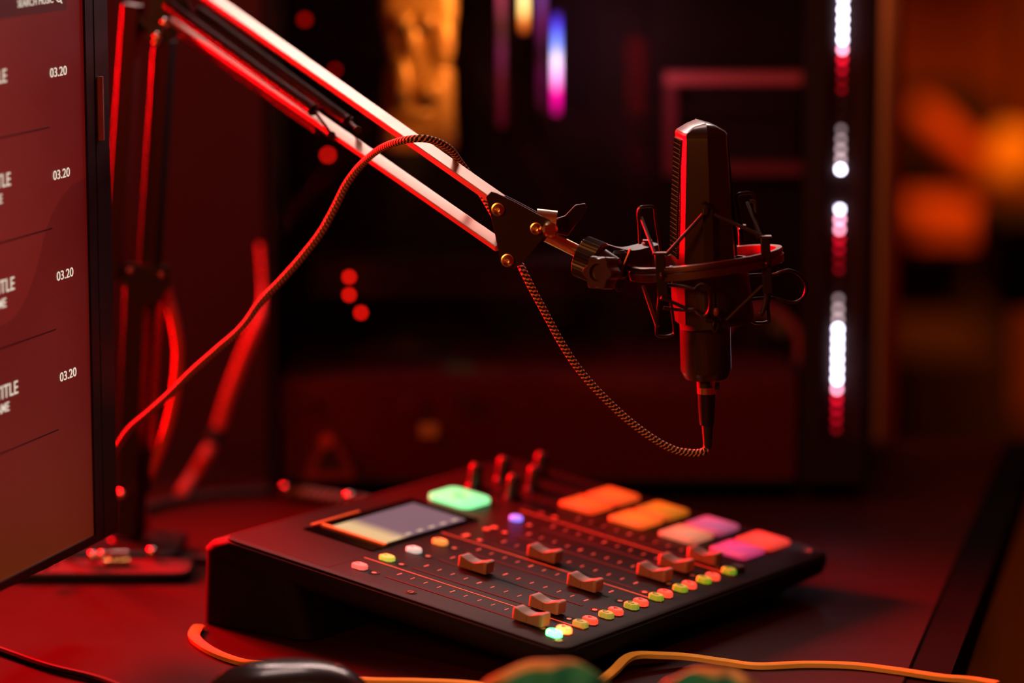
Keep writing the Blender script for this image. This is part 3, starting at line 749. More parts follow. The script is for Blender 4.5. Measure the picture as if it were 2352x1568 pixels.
# ================================================================== CABLES
def braid_mat(name, c1, c2, scale=330):
    m = bpy.data.materials.new(name); m.use_nodes = True; nt = m.node_tree; b = nt.nodes['Principled BSDF']; b.inputs['Roughness'].default_value = .7
    uv = nt.nodes.new('ShaderNodeUVMap'); sp = nt.nodes.new('ShaderNodeSeparateXYZ'); nt.links.new(uv.outputs[0], sp.inputs[0])
    def mth(op, a, bb=None):
        n = nt.nodes.new('ShaderNodeMath'); n.operation = op
        for i, v in enumerate((a, bb)):
            if v is None: continue
            if isinstance(v, (int, float)): n.inputs[i].default_value = v
            else: nt.links.new(v, n.inputs[i])
        return n.outputs[0]
    x = mth('MULTIPLY', sp.outputs[0], 3.0); y = mth('MULTIPLY', sp.outputs[1], scale)
    a = mth('SINE', mth('MULTIPLY', mth('ADD', x, y), 2 * pi)); c = mth('SINE', mth('MULTIPLY', mth('SUBTRACT', x, y), 2 * pi))
    f = mth('ADD', a, mth('MULTIPLY', c, .6)); g = mth('GREATER_THAN', f, .15)
    mx = nt.nodes.new('ShaderNodeMix'); mx.data_type = 'RGBA'; nt.links.new(g, mx.inputs['Factor'])
    mx.inputs['A'].default_value = (*lin(c1), 1); mx.inputs['B'].default_value = (*lin(c2), 1)
    nt.links.new(mx.outputs['Result'], b.inputs['Base Color'])
    bp = nt.nodes.new('ShaderNodeBump'); bp.inputs['Strength'].default_value = .8; bp.inputs['Distance'].default_value = .0006; nt.links.new(f, bp.inputs['Height']); nt.links.new(bp.outputs['Normal'], b.inputs['Normal'])
    return m
cb = thing('microphone_cable', 'braided brown cable hanging from the microphone and looped over the boom arm', 'cable', M=Mx.Translation(at(1623, 1028, MY)))
axn = -axis
pc = [mbp + axn * h for h in (.002, .0115, .038, .0385, .060)]
c_top = at(1623, 869, MY); c_mid = at(1623, 903, MY); c_b = at(1625, 975, MY); c_e = at(1624, 1028, MY)
dn = (c_e - c_top).normalized()
MB().cyl(c_top, c_mid, 22 * PXM, 32).build('connector_collar', mat('nickel_collar', (250, 220, 180), .24, metal=1), cb)
MB().lathe([(21 * PXM, 0), (19.5 * PXM, .012), (16.5 * PXM, (c_b - c_mid).length)], c_mid, dn, 32).build('connector_shell', mat('connector_black', (22, 16, 16), .3), cb)
MB().lathe([(13.5 * PXM, -.001), (12 * PXM, .006), (9.5 * PXM, (c_e - c_b).length)], c_b, dn, 28).build('strain_relief', rubber, cb)
MB().box(at(1646, 886, MY), (.004, .004, .0045)).build('release_latch', black, cb)
way = [(1624, 1022, MY), (1622, 1031, MY), (1612, 1038, MY), (1590, 1040, MY), (1550, 1033, 2.243), (1500, 1007, 2.24), (1440, 962, 2.238), (1380, 905, 2.236), (1330, 848, 2.236), (1290, 788, 2.236), (1252, 718, 2.237), (1225, 668, 2.238), (1203, 624, 2.240), (1180, 575, 2.252), (1150, 520, 2.262), (1110, 450, 2.272), (1080, 405, 2.276), (1056, 372, 2.272), (1034, 343, 2.262), (1000, 324, 2.254), (962, 318, 2.250), (915, 325, 2.262), (870, 344, 2.285), (828, 380, 2.308), (795, 424, 2.318), (768, 478, 2.322), (738, 532, 2.325), (700, 582, 2.33), (655, 634, 2.334), (600, 692, 2.338), (556, 752, 2.34), (500, 802, 2.345), (440, 855, 2.35), (390, 905, 2.355), (340, 950, 2.36), (300, 984, 2.365), (272, 1024, 2.37), (245, 1070, 2.40), (215, 1150, 2.43), (180, 1250, 2.46)]
wp_ = [at(*w) for w in way]; e = wp_[-1]; wp_ += [Vc((e.x - .03, e.y + .02, .004)), Vc((e.x - .12, e.y + .05, .0032))]
path = smooth_path(wp_, 40)
mb = MB(); mb.tube(path, .0026, 12, uv=True)
mb.build('braided_sleeve', braid_mat('brown_braid', (38, 20, 14), (225, 165, 120)), cb)
# flat ribbed yellow cable along the front of the desk
ycm = mat('yellow_ribbed_rubber', (238, 184, 90), .5)
def flatcable(name, label, pts, w=.0035):
    path = smooth_path(pts, 12); n = 7; h = .0024; top = []
    prof_ = []
    for k in range(n * 4 + 1):
        x = -w + 2 * w * k / (n * 4); prof_.append((x, h * .55 * math.sqrt(max(0, 1 - (x / w) ** 2 * .8)) + h * .35 + .00028 * math.cos(2 * pi * k / 4)))
    prof_ += [(w * .8, -h * .6), (-w * .8, -h * .6)]
    mb = MB(); mb.tube(path, 0, 4, prof={'pts': prof_, 'up': Vc((0, -.3, .95))}); mb.sharp = 60
    return tag(mb.build(name, ycm), label, 'cable')
def dz(px, py, z): return atz(px, py, z)
flatcable('ribbed_cable', 'orange ribbed cable lying on the desk to the right of the mixer front', [dz(1330, 1600, .0015), dz(1385, 1562, .002), dz(1412, 1540, .006), dz(1436, 1516, .010), dz(1462, 1505, .011), dz(1510, 1505, .009), dz(1580, 1509, .006), dz(1660, 1520, .003), dz(1740, 1530, .0018), dz(1850, 1526, .0018), dz(1960, 1529, .0018), dz(2060, 1541, .0018), dz(2160, 1556, .0018), dz(2230, 1562, .0018), dz(2290, 1572, .0018), dz(2345, 1640, .0)][:15])
flatcable('ribbed_cable', 'glowing orange ribbed cable curling around the rear left foot of the mixer', [dz(458, 1440, .0018), dz(449, 1450, .0018), dz(446, 1466, .0018), dz(470, 1487, .0018), dz(510, 1507, .0018), dz(560, 1522, .0018), dz(612, 1527, .0018), dz(700, 1545, .0018), dz(830, 1563, .0018), dz(960, 1566, .0018), dz(1080, 1572, .0018), dz(1200, 1590, .0018)], .0041)
# blurred red cables behind, black desk cables
redc = mat('red_cable_sheath', (200, 60, 56), .6)
tag(MB().tube(smooth_path([at(378, 640, 2.53), at(386, 680, 2.53), at(402, 740, 2.53), at(411, 810, 2.53), at(405, 890, 2.53), at(392, 960, 2.53), at(370, 1030, 2.53), at(335, 1110, 2.535), at(326, 1150, 2.545), at(330, 1190, 2.56), atz(338, 1222, .005)], 8), .0042, 12).build('power_cable', redc), 'thick red-lit cable bowing beside the boom arm post', 'cable')
c2 = thing('bundled_cable', 'thick red-lit cable bundle with a dark tie beside the computer tower', 'cable', M=Mx.Translation(atz(420, 1120, 0)))
MB().tube(smooth_path([at(598, 560, 2.83), at(604, 640, 2.82), at(606, 700, 2.81), at(585, 760, 2.80), at(555, 830, 2.80), at(525, 910, 2.80), at(497, 1000, 2.80), at(470, 1050, 2.79), at(440, 1100, 2.79), atz(415, 1135, .004)], 8), lambda t: .0022 + .0032 * min(1, max(0, (t - .12) * 6)), 14).build('sheath', redc, c2)
MB().cyl(at(501, 985, 2.80), at(488, 1022, 2.796), .0066, 16).build('cable_tie', matte, c2)
c3 = thing('coiled_cable', 'black cable arcing over the desk to a braided end behind the mixer', 'cable', M=Mx.Translation(atz(640, 1126, 0)))
MB().tube(smooth_path([atz(240, 1215, .004), atz(290, 1188, .004), atz(350, 1163, .004), atz(430, 1145, .004), atz(520, 1134, .004), atz(600, 1130, .004), atz(645, 1128, .004)], 8), .0036, 10).build('sheath', rubber, c3)
mb = MB(); mb.tube(smooth_path([atz(645, 1124, .006), atz(700, 1130, .007), atz(760, 1140, .007), atz(815, 1146, .006), atz(860, 1156, .004)], 60), .0040, 12, uv=True); mb.build('braided_end', braid_mat('red_braid', (60, 20, 20), (235, 190, 180), 150), c3)
MB().sphere(at(655, 1118, 2.66), .0028, 14).build('metal_tip', glossred, c3)
MB().sphere(at(806, 1138, 2.60), .0034, 14, (1.6, 1, 1)).build('metal_tip', glossred, c3)
tag(MB().tube(smooth_path([atz(-60, 1475, .003), atz(0, 1492, .003), atz(110, 1530, .003), atz(230, 1560, .003), atz(330, 1600, .003)], 8), .0026, 8).build('thin_cable', rubber), 'thin black cable crossing the lower left desk corner', 'cable')
tag(MB().tube(smooth_path([atz(330, 1262, .0035), atz(380, 1275, .0035), atz(440, 1283, .0035), atz(520, 1290, .0035), atz(560, 1296, .0035)], 8), .0034, 8).build('desk_cable', rubber), 'short black cable between the arm clamp and the mixer', 'cable')

# ================================================================== MOUSE and PLANT in the foreground
mY = atz(655, 1640, 0)
ms = thing('computer_mouse', 'dark glossy computer mouse at the bottom edge of the desk', 'computer mouse', loc=(mY.x, mY.y, 0))
mc = atz(655, 1600, .018)
def mouse():
    mb = MB(); rings = []; n = 36
    L, Wd, Hm = .056, .033, .0365
    for i in range(1, 14):
        t = i / 14 * pi / 2
        z = Hm * math.sin(t) ** .9; k = math.cos(t) ** .75
        rings.append([Vc((mx0.x + L * k * math.cos(a) * (1 if math.cos(a) > 0 else 1.05), mx0.y + Wd * k * math.sin(a), z + .001)) for a in [2 * pi * j / n for j in range(n)]])
    mb.loft([[Vc((p.x, p.y, .0004)) for p in rings[0]]] + rings); mb.sharp = 60; return mb
pm = at(655, 1522, 2.02); mx0 = Vc((pm.x, 2.06, 0)); ms.location = (mx0.x, mx0.y, 0); WM[ms.name] = Mx.Translation((mx0.x, mx0.y, 0))
mouse().build('shell', mat('mouse_glossy_black', (26, 20, 22), .26, coat=.3), ms)
MB().cyl((mx0.x + .030, mx0.y - .003, .0285), (mx0.x + .030, mx0.y + .003, .0285), .006).build('scroll_wheel', rubber, ms)

leafg = bpy.data.materials.new('variegated_leaf'); leafg.use_nodes = True
nt = leafg.node_tree; b = nt.nodes['Principled BSDF']; b.inputs['Roughness'].default_value = .45
uvn = nt.nodes.new('ShaderNodeUVMap'); sp = nt.nodes.new('ShaderNodeSeparateXYZ'); nt.links.new(uvn.outputs[0], sp.inputs[0])
rp = nt.nodes.new('ShaderNodeValToRGB'); e = rp.color_ramp.elements; e[0].position = 0; e[0].color = (*lin((14, 100, 84)), 1); e[1].position = .935; e[1].color = (*lin((48, 140, 112)), 1)
x = rp.color_ramp.elements.new(.952); x.color = (*lin((226, 176, 116)), 1)
wv = nt.nodes.new('ShaderNodeTexWave'); wv.inputs['Scale'].default_value = 2.2; wv.inputs['Distortion'].default_value = 1.0; nt.links.new(uvn.outputs[0], wv.inputs['Vector'])
ad = nt.nodes.new('ShaderNodeMath'); ad.operation = 'MULTIPLY_ADD'; ad.inputs[1].default_value = .012; nt.links.new(wv.outputs['Fac'], ad.inputs[0]); nt.links.new(sp.outputs[0], ad.inputs[2])
nt.links.new(ad.outputs[0], rp.inputs['Fac']); nt.links.new(rp.outputs['Color'], b.inputs['Base Color'])
pl = thing('potted_plant', 'green broad-leaved plant with cream leaf margins at the bottom centre foreground', 'plant', loc=(.035, 1.78, 0))
def leaf(outline, Y, curl, creamside):
    """outline: (px,py) tip contour, from left bottom over the top to right bottom; leaf surface is a curved fan with thickness"""
    cx = sum(p[0] for p in outline) / len(outline); base = at(cx, 1790, Y)
    top = smooth_path([at(x, y, Y) for x, y in outline], 6); n = len(top); rows = 18
    mb = MB(); mb.uv = []
    def pt(i, j, off):
        t = j / rows; p = base.lerp(top[i], t); s = 2 * i / (n - 1) - 1
        bow = curl * (1 - s * s) * math.sin(t * pi * .55) + .0025 * math.cos(s * 13) * t
        return Vc((p.x, p.y - bow + off, p.z))
    for off in (0, .0012):
        for j in range(rows + 1):
            for i in range(n): mb.v.append(tuple(pt(i, j, off)))
    st = n * (rows + 1)
    def q(a, bq, c, dq, us): mb.f.append((a, bq, c, dq)); mb.uv += us
    for layer in (0, 1):
        for j in range(rows):
            for i in range(n - 1):
                a0 = layer * st + j * n + i
                def w(ii, jj):
                    s = ii / (n - 1)
                    edge_ = (1 - s) if creamside == 'L' else s
                    return ((jj / rows) * (1 if edge_ > .5 else .80 + .20 * edge_ / .5), s)
                u_ = [w(i, j), w(i + 1, j), w(i + 1, j + 1), w(i, j + 1)]
                q(a0, a0 + 1, a0 + n + 1, a0 + n, u_)
    # rim
    for i in range(n - 1):
        a0 = rows * n + i; q(a0, a0 + 1, st + a0 + 1, st + a0, [(.99, 0)] * 4)
    mb.sharp = 70; return mb.build('leaf', leafg, pl)
leaf([(1075, 1640), (1105, 1570), (1150, 1530), (1210, 1506), (1265, 1497), (1320, 1504), (1370, 1530), (1400, 1570), (1410, 1640)], 1.93, .018, 'L')
leaf([(1500, 1640), (1520, 1570), (1560, 1538), (1610, 1522), (1665, 1522), (1705, 1538), (1742, 1570), (1765, 1640)], 1.93, .014, 'R')
MB().lathe([(.030, .0005), (.034, .03), (.038, .058), (.036, .058), (.033, .045)], (.035, 1.78, 0), (0, 0, 1), 32).build('pot', mat('clay_pot', (120, 60, 44), .7), pl)
for x in (.02, .05): MB().tube([(x, 1.78, .04), (x, 1.83, .055), (at(1250 if x < .03 else 1630, 1790, 1.93))], .0028, 8).build('stem', mat('green_stem', (60, 110, 60), .5), pl)

# ================================================================== COMPUTER TOWER
TY = 2.72
X0 = at(607, 500, TY).x; X1 = at(2003, 500, TY).x; TD = .235; TZ0, TZ1 = .012, .447
pcx = thing('computer_tower', 'large black computer tower with glass side and lit interior behind the microphone', 'computer tower', loc=((X0 + X1) / 2, TY + TD / 2, 0))
def px_z(py, Y): return at(1176, py, Y).z
def px_x(px, Y): return at(px, 784, Y).x
XB = px_x(1842, TY)                          # glass ends, front bezel begins
mb = MB()
t_ = .003
mb.box(((X0 + X1) / 2, TY + TD - t_ / 2, (TZ0 + TZ1) / 2), (X1 - X0, t_, TZ1 - TZ0))
mb.box(((X0 + X1) / 2, TY + TD / 2, TZ1 - t_ / 2), (X1 - X0, TD, t_)); mb.box(((X0 + X1) / 2, TY + TD / 2, TZ0 + t_ / 2), (X1 - X0, TD, t_))
mb.box((X0 + t_ / 2, TY + TD / 2, (TZ0 + TZ1) / 2), (t_, TD, TZ1 - TZ0)); mb.box((X1 - t_ / 2, TY + TD / 2, (TZ0 + TZ1) / 2), (t_, TD, TZ1 - TZ0))
mb.build('case_shell', mat('case_black_steel', (22, 14, 15), .5), pcx)
mb = MB(); zb = px_z(1108, TY)
mb.box(((X0 + XB) / 2, TY + .004, (TZ0 + zb) / 2), (XB - X0, .008, zb - TZ0)); mb.box((X0 + .004, TY + .004, (zb + TZ1) / 2), (.008, .008, TZ1 - zb))
mb.build('side_frame', matte, pcx)
def glass_mat():
    m = bpy.data.materials.new('tinted_glass'); m.use_nodes = True; nt = m.node_tree; nt.nodes.remove(nt.nodes['Principled BSDF'])
    out = nt.nodes['Material Output']; tr = nt.nodes.new('ShaderNodeBsdfTransparent'); tr.inputs['Color'].default_value = (.82, .78, .80, 1)
    gl = nt.nodes.new('ShaderNodeBsdfGlossy'); gl.inputs['Roughness'].default_value = .03; gl.inputs['Color'].default_value = (.9, .9, .9, 1)
    fr = nt.nodes.new('ShaderNodeFresnel'); fr.inputs['IOR'].default_value = 1.45; mx = nt.nodes.new('ShaderNodeMixShader')
    mu = nt.nodes.new('ShaderNodeMath'); mu.operation = 'MULTIPLY'; mu.inputs[1].default_value = .12; nt.links.new(fr.outputs[0], mu.inputs[0]); nt.links.new(mu.outputs[0], mx.inputs[0]); nt.links.new(tr.outputs[0], mx.inputs[1]); nt.links.new(gl.outputs[0], mx.inputs[2]); nt.links.new(mx.outputs[0], out.inputs['Surface']); return m
mb = MB(); mb.box(((X0 + .008 + XB) / 2, TY + .0015, (zb + TZ1) / 2), (XB - X0 - .009, .003, TZ1 - zb - .002)); mb.build('glass_panel', glass_mat(), pcx, smooth=False)
# front bezel with LED channel
xl0, xl1 = px_x(1893, TY), px_x(1992, TY)
mb = MB(); mb.box(((XB + xl0) / 2, TY + .006, (TZ0 + TZ1) / 2), (xl0 - XB, .012, TZ1 - TZ0)); mb.box(((xl1 + X1) / 2, TY + .006, (TZ0 + TZ1) / 2), (X1 - xl1, .012, TZ1 - TZ0))
mb.box(((xl0 + xl1) / 2, TY + .006, (TZ0 + px_z(1010, TY)) / 2), (xl1 - xl0, .012, px_z(1010, TY) - TZ0))
mb.build('front_bezel', mat('front_bezel_black', (13, 8, 9), .5), pcx)
MB().box(((xl0 + xl1) / 2, TY + .0145, .23), (xl1 - xl0, .003, .42)).build('led_channel', mat('led_channel_back', (40, 28, 28), .35), pcx)
rib = mat('vent_rib', (120, 90, 88), .3, metal=.6)
zt0, zt1 = px_z(1005, TY), TZ1 - .01
vr = pcx
mb = MB(); nr = int((zt1 - zt0) / .0058)
for i in range(nr):
    z = zt0 + (zt1 - zt0) * i / nr
    mb.box((px_x(1970, TY), TY + .007, z), (px_x(1985, TY) - px_x(1955, TY), .010, .0012), Mx.Rotation(.45, 3, 'Y'))
mb.build('vent_ribs', rib, pcx)
# individual leds in the strip; brightness follows the animated white to red chase on the strip
keys = [(-80, 'w', 9), (0, 'w', 9), (20, 'w', 14), (85, 'w', 12), (100, 'p', 9), (118, 'p', 7), (135, 'r', 4), (160, 'r', 1.6), (185, 'r', .5), (230, 'd', .25), (285, 'g', .5), (310, 'g', 1.3), (335, 'g', 2.2), (360, 'g', 3.4), (388, 'w', 14), (410, 'o', 0), (452, 'o', 0), (472, 'w', 9), (492, 'p', 9), (512, 'p', 5), (535, 'r', 3.2), (565, 'r', 1.6), (600, 'r', .6), (640, 'd', .35), (680, 'g', .8), (700, 'g', 1.7), (722, 'g', 3), (745, 'w', 13), (860, 'w', 12), (885, 'p', 6), (905, 'r', 4), (940, 'r', 1.7), (975, 'r', .9), (1000, 'r', .4)]
cols = {'w': (232, 226, 255), 'p': (255, 160, 190), 'r': (225, 12, 40), 'd': (60, 20, 20), 'g': (190, 160, 165), 'o': (0, 0, 0)}
py = -45
while py < 1003:
    k = max(i for i in range(len(keys)) if keys[i][0] <= py); c, s = keys[k][1], keys[k][2]
    if k + 1 < len(keys) and keys[k + 1][1] == c:
        f = (py - keys[k][0]) / (keys[k + 1][0] - keys[k][0]); s = s * (1 - f) + keys[k + 1][2] * f
    if c != 'o' and not (405 < py < 455):
        nm_ = 'led_%s_%d' % (c, int(s * 4))
        m = mat(nm_, (30, 30, 30), .4, emit=cols[c], es=s * 1.7)
        x = px_x(1927, TY)
        MB().rbox((x, TY + .010, px_z(py, TY)), (.0036, .004, .0036), .0010).build('led', m, pcx)
    py += 23
# interior
IY = TY + TD - .03
mbm = mat('motherboard_dark', (26, 16, 20), .6, bump=.6, bscale=60)
xa, xb = px_x(690, IY), px_x(1480, IY)
MB().box(((xa + xb) / 2, IY + .02, .295), (xb - xa, .002, .27)).build('motherboard', mbm, pcx)
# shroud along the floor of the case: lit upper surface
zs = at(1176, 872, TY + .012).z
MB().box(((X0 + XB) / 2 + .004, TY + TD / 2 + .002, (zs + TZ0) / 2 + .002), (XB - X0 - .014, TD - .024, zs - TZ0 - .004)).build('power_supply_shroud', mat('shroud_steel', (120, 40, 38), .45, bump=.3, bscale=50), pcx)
# graphics card
gz = px_z(640, TY + .08)
gc = MB().rbox((px_x(1050, TY + .1), TY + .135, gz), (px_x(1400, TY + .1) - px_x(700, TY + .1), .115, .036), .006).build('graphics_card', mat('card_shroud', (20, 13, 14), .5), pcx)
MB().box((px_x(1050, TY + .1), TY + .135, gz + .0195), (px_x(1380, TY + .1) - px_x(720, TY + .1), .108, .0018)).build('card_backplate', mat('card_backplate', (42, 22, 24), .4), gc)
# red indicator lights
redl = mat('red_indicator', (60, 0, 0), .4, emit=(255, 24, 12), es=9)
for x, y, Y in ((753, 356, 2.90), (755, 558, 2.90), (802, 636, 2.765), (802, 677, 2.765), (829, 718, 2.765)):
    MB().sphere(at(x, y, Y), .0021, 12).build('indicator_light', redl, pcx)
dimr = mat('dim_red_indicator', (60, 0, 0), .4, emit=(255, 10, 6), es=1.7)
for x, y, Y, rr in ((1702, 855, 2.86, .0055), (700, 45, 2.90, .0028), (770, 160, 2.9, .0020)):
    MB().sphere(at(x, y, Y), rr, 12).build('indicator_light', dimr, pcx)
for x, y, Y, rr, c, es in ((1720, 320, 2.90, .011, (170, 140, 8), .9), (1602, 238, 2.90, .008, (150, 50, 12), .5), (985, 988, TY + .0085, .0075, (200, 70, 15), .34), (940, 932, TY + .0085, .010, (150, 8, 8), .12), (1070, 925, TY + .0085, .009, (120, 12, 10), .12), (708, 925, TY + .0085, .007, (130, 8, 8), .14)):
    MB().rbox(at(x, y, Y), (rr * 2.1, .003, rr * 1.6), .001).build('status_light', mat('status_glow_%d' % x, (30, 15, 10), .5, emit=c, es=es), pcx)
# memory sticks with light bars
def bar_mat(name, stops, z0, z1, es):
    m = bpy.data.materials.new(name); m.use_nodes = True; nt = m.node_tree; b = nt.nodes['Principled BSDF']; b.inputs['Base Color'].default_value = (.02, .02, .02, 1)
    tc = nt.nodes.new('ShaderNodeTexCoord'); sp = nt.nodes.new('ShaderNodeSeparateXYZ'); nt.links.new(tc.outputs['Object'], sp.inputs[0])
    mr = nt.nodes.new('ShaderNodeMapRange'); mr.inputs['From Min'].default_value = z0; mr.inputs['From Max'].default_value = z1; nt.links.new(sp.outputs['Z'], mr.inputs['Value'])
    rp = nt.nodes.new('ShaderNodeValToRGB'); el = rp.color_ramp.elements
    el[0].position = stops[0][0]; el[0].color = (*lin(stops[0][1]), 1); el[1].position = stops[-1][0]; el[1].color = (*lin(stops[-1][1]), 1)
    for p, c in stops[1:-1]: q_ = el.new(p); q_.color = (*lin(c), 1)
    nt.links.new(mr.outputs['Result'], rp.inputs['Fac']); nt.links.new(rp.outputs['Color'], b.inputs['Emission Color']); b.inputs['Emission Strength'].default_value = es; return m
RY = 2.87
def rz(py): return at(1176, py, RY).z
sticks = [(1152, -15, 290, [(0, (70, 6, 20)), (.35, (95, 8, 30)), (.55, (110, 0, 70)), (.75, (80, 10, 30)), (1, (190, 60, 95))], 1.6),
          (1203, -15, 75, [(0, (90, 20, 4)), (.3, (200, 100, 30)), (.55, (255, 205, 110)), (1, (255, 230, 150))], 4.5),
          (1243, -15, 250, [(0, (60, 0, 30)), (.3, (110, 0, 70)), (.5, (50, 2, 20)), (.75, (150, 40, 120)), (1, (170, 90, 200))], 1.0),
          (1277, 30, 262, [(0, (110, 0, 60)), (.22, (235, 0, 150)), (.42, (255, 190, 255)), (.55, (245, 225, 255)), (.68, (120, 150, 250)), (.88, (60, 50, 210)), (1, (50, 10, 80))], 4.2)]
for x, ya, yb, st, es in sticks:
    za, zb_ = rz(yb), rz(ya); xx = px_x(x, RY)
    s_ = MB().rbox((xx, RY + .018, (za + zb_) / 2), (.006, .030, zb_ - za + .006), .001).build('memory_stick', blackmetal, pcx)
    oz = 0
    o = MB().rbox((xx, RY, (za + zb_) / 2), (.0062, .005, zb_ - za), .0015).build('light_bar', bar_mat('light_bar_%d' % x, st, za, zb_, es), s_)
# gold sculpted cooler block
GY = 2.86
gold = mat('gold_block', (214, 150, 70), .42, metal=.35, bump=.5, bscale=60)
gcn = at(962, 160, GY)
mb = MB(); rings = []; n = 28
for y_, w in ((345, 90), (330, 95), (300, 92), (240, 88), (200, 88), (165, 86), (150, 76), (140, 68), (128, 78), (100, 84), (60, 90), (20, 96), (-18, 94)):
    c = at(962, y_, GY); ww = w * GY / F * .92
    ring = []
    for k in range(n):
        a = 2 * pi * k / n; ca, sa = math.cos(a), math.sin(a)
        ex = .45
        ring.append(Vc((c.x + ww * math.copysign(abs(ca) ** ex, ca), GY + .012 + .018 * math.copysign(abs(sa) ** ex, sa), c.z)))
    rings.append(ring)
mb.loft(rings); mb.sharp = 60
gb = mb.build('gold_block', gold, pcx)
tag(gb, 'gold coloured two-tier sculpted block')
mb = MB()
for x, y, r1, sq in ((925, 45, .009, (1, .8, .9)), (980, 48, .009, (1, .8, .9)), (945, 90, .010, (.8, .8, 1.6)), (985, 210, .012, (1.2, .6, .8)), (925, 190, .010, (.8, .6, 2)), (1000, 205, .008, (1, .8, 1)), (950, 260, .009, (1.8, .6, .6)), (1015, 90, .012, (.9, .6, 2.2))):
    mb.sphere(at(x, y, GY - .005), r1, 14, sq)
mb.build('raised_relief', gold, gb)
mb = MB()
for x, y in ((925, 66), (975, 66), (920, 232), (985, 235)): mb.sphere(at(x, y, GY - .008), .0055, 12, (1.3, .8, .8))
mb.build('dark_hollow', mat('relief_hollow', (30, 8, 4), .8), gb)
# drive frame on the right; light on its border bars is put into their colours
FY = 2.88
frm_m = mat('frame_bar_lit_pink', (250, 150, 160), .5)
def fb(x0, x1, y0, y1, m, Y=FY, dep=.012):
    a = at(x0, y0, Y); b_ = at(x1, y1, Y); return MB().box(((a.x + b_.x) / 2, Y, (a.z + b_.z) / 2), (abs(b_.x - a.x), dep, abs(a.z - b_.z)))
fr_ = fb(1540, 1830, 200, 372, None, FY + .012, .006).build('drive_cage', mat('cage_blueish', (34, 26, 40), .5), pcx)
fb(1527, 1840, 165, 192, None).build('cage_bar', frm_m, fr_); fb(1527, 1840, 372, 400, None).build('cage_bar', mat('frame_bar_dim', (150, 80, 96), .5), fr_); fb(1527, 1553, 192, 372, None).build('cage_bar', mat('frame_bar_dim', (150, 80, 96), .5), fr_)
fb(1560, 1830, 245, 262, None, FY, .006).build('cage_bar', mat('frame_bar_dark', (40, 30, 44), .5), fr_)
# case fan low on the right
fc = at(1745, 800, 2.87); fan = MB(); nfr = 40; ro = .036
fan.tube([fc + Vc((ro * math.cos(a), 0, ro * math.sin(a))) for a in [2 * pi * k / nfr for k in range(nfr)]], .0035, 8, closed=True)
fo = fan.build('case_fan', frm_m, pcx)
MB().lathe([(.014, 0), (.014, .008), (.011, .010)], fc + Vc((.008, .004, 0)), Vc((0, -1, 0)), 24).build('fan_hub', matte, fo)
for k in range(7):
    a = 2 * pi * k / 7; c = Vc((math.cos(a), 0, math.sin(a))); t2 = Vc((-math.sin(a), 0, math.cos(a)))
    mb = MB(); mb.loft([[fc + c * r_ + t2 * w_ * s1_ + Vc((0, .004 + s1_ * .004 + th_, 0)) for s1_, th_ in ((-1, 0), (1, 0), (1, .001), (-1, .001))] for r_, w_ in ((.012, .006), (.022, .010), (.033, .011))]); mb.build('fan_blade', mat('fan_blade_grey', (60, 40, 44), .4), fo)
# triangular emblem on the lower frame
ec = at(757, 1052, TY - .0015)
def tri(s): return [(ec.x + s * x, ec.z + s * z) for x, z in ((-.022, -.018), (.022, -.018), (.017, -.004), (.004, .022), (-.004, .022), (-.017, -.004))]
mb = MB(); mb.loft([[Vc((x, TY - .0002, z)) for x, z in tri(1)], [Vc((x, TY - .0012, z)) for x, z in tri(1)]])
em = mb.build('triangle_emblem', mat('emblem_dull_red', (110, 34, 22), .5), pcx)
mb = MB(); mb.loft([[Vc((x, TY - .0012, z)) for x, z in tri(.55)], [Vc((x, TY - .002, z)) for x, z in tri(.55)]]); mb.build('emblem_centre', mat('emblem_dark', (30, 8, 8), .5), em)
MB().lathe([(.0060, 0), (.0060, .001)], at(749, 1012, TY - .002), Vc((0, -1, 0)), 20).build('emblem_dot', mat('emblem_orange', (165, 60, 30), .5), em)
for x in (X0 + .05, X1 - .05):
    for y in (TY + .03, TY + TD - .03): MB().lathe([(.014, .0003), (.014, .010), (.012, .0125)], (x, y, 0), (0, 0, 1), 16).build('case_foot', rubber, pcx)

# ================================================================== FAR ROOM ON THE RIGHT
SY = 5.6
def fx(px, Y): return px_x(px, Y)
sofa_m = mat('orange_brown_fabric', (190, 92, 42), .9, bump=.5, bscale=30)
floorz = -.73
so = thing('armchair', 'large orange-lit armchair blurred in the far room', 'armchair', loc=(fx(2230, SY), SY, floorz))
sx0, sx1 = fx(1960, SY), fx(2330, SY)
zA = at(2150, 455, SY).z; zB = at(2150, 550, SY).z
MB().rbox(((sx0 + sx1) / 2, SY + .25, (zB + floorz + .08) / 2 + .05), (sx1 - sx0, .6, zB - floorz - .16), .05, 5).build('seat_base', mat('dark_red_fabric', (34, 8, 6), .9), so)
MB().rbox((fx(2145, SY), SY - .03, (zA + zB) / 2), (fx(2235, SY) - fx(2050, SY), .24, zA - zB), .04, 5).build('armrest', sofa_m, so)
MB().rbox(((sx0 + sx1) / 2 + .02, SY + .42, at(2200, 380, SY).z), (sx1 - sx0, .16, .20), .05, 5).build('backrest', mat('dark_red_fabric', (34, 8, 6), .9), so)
for x in (sx0 + .06, sx1 - .06):
    for y in (SY + .0, SY + .48): MB().cyl((x, y, floorz + .0005), (x, y, floorz + .14), .02).build('leg', matte, so)
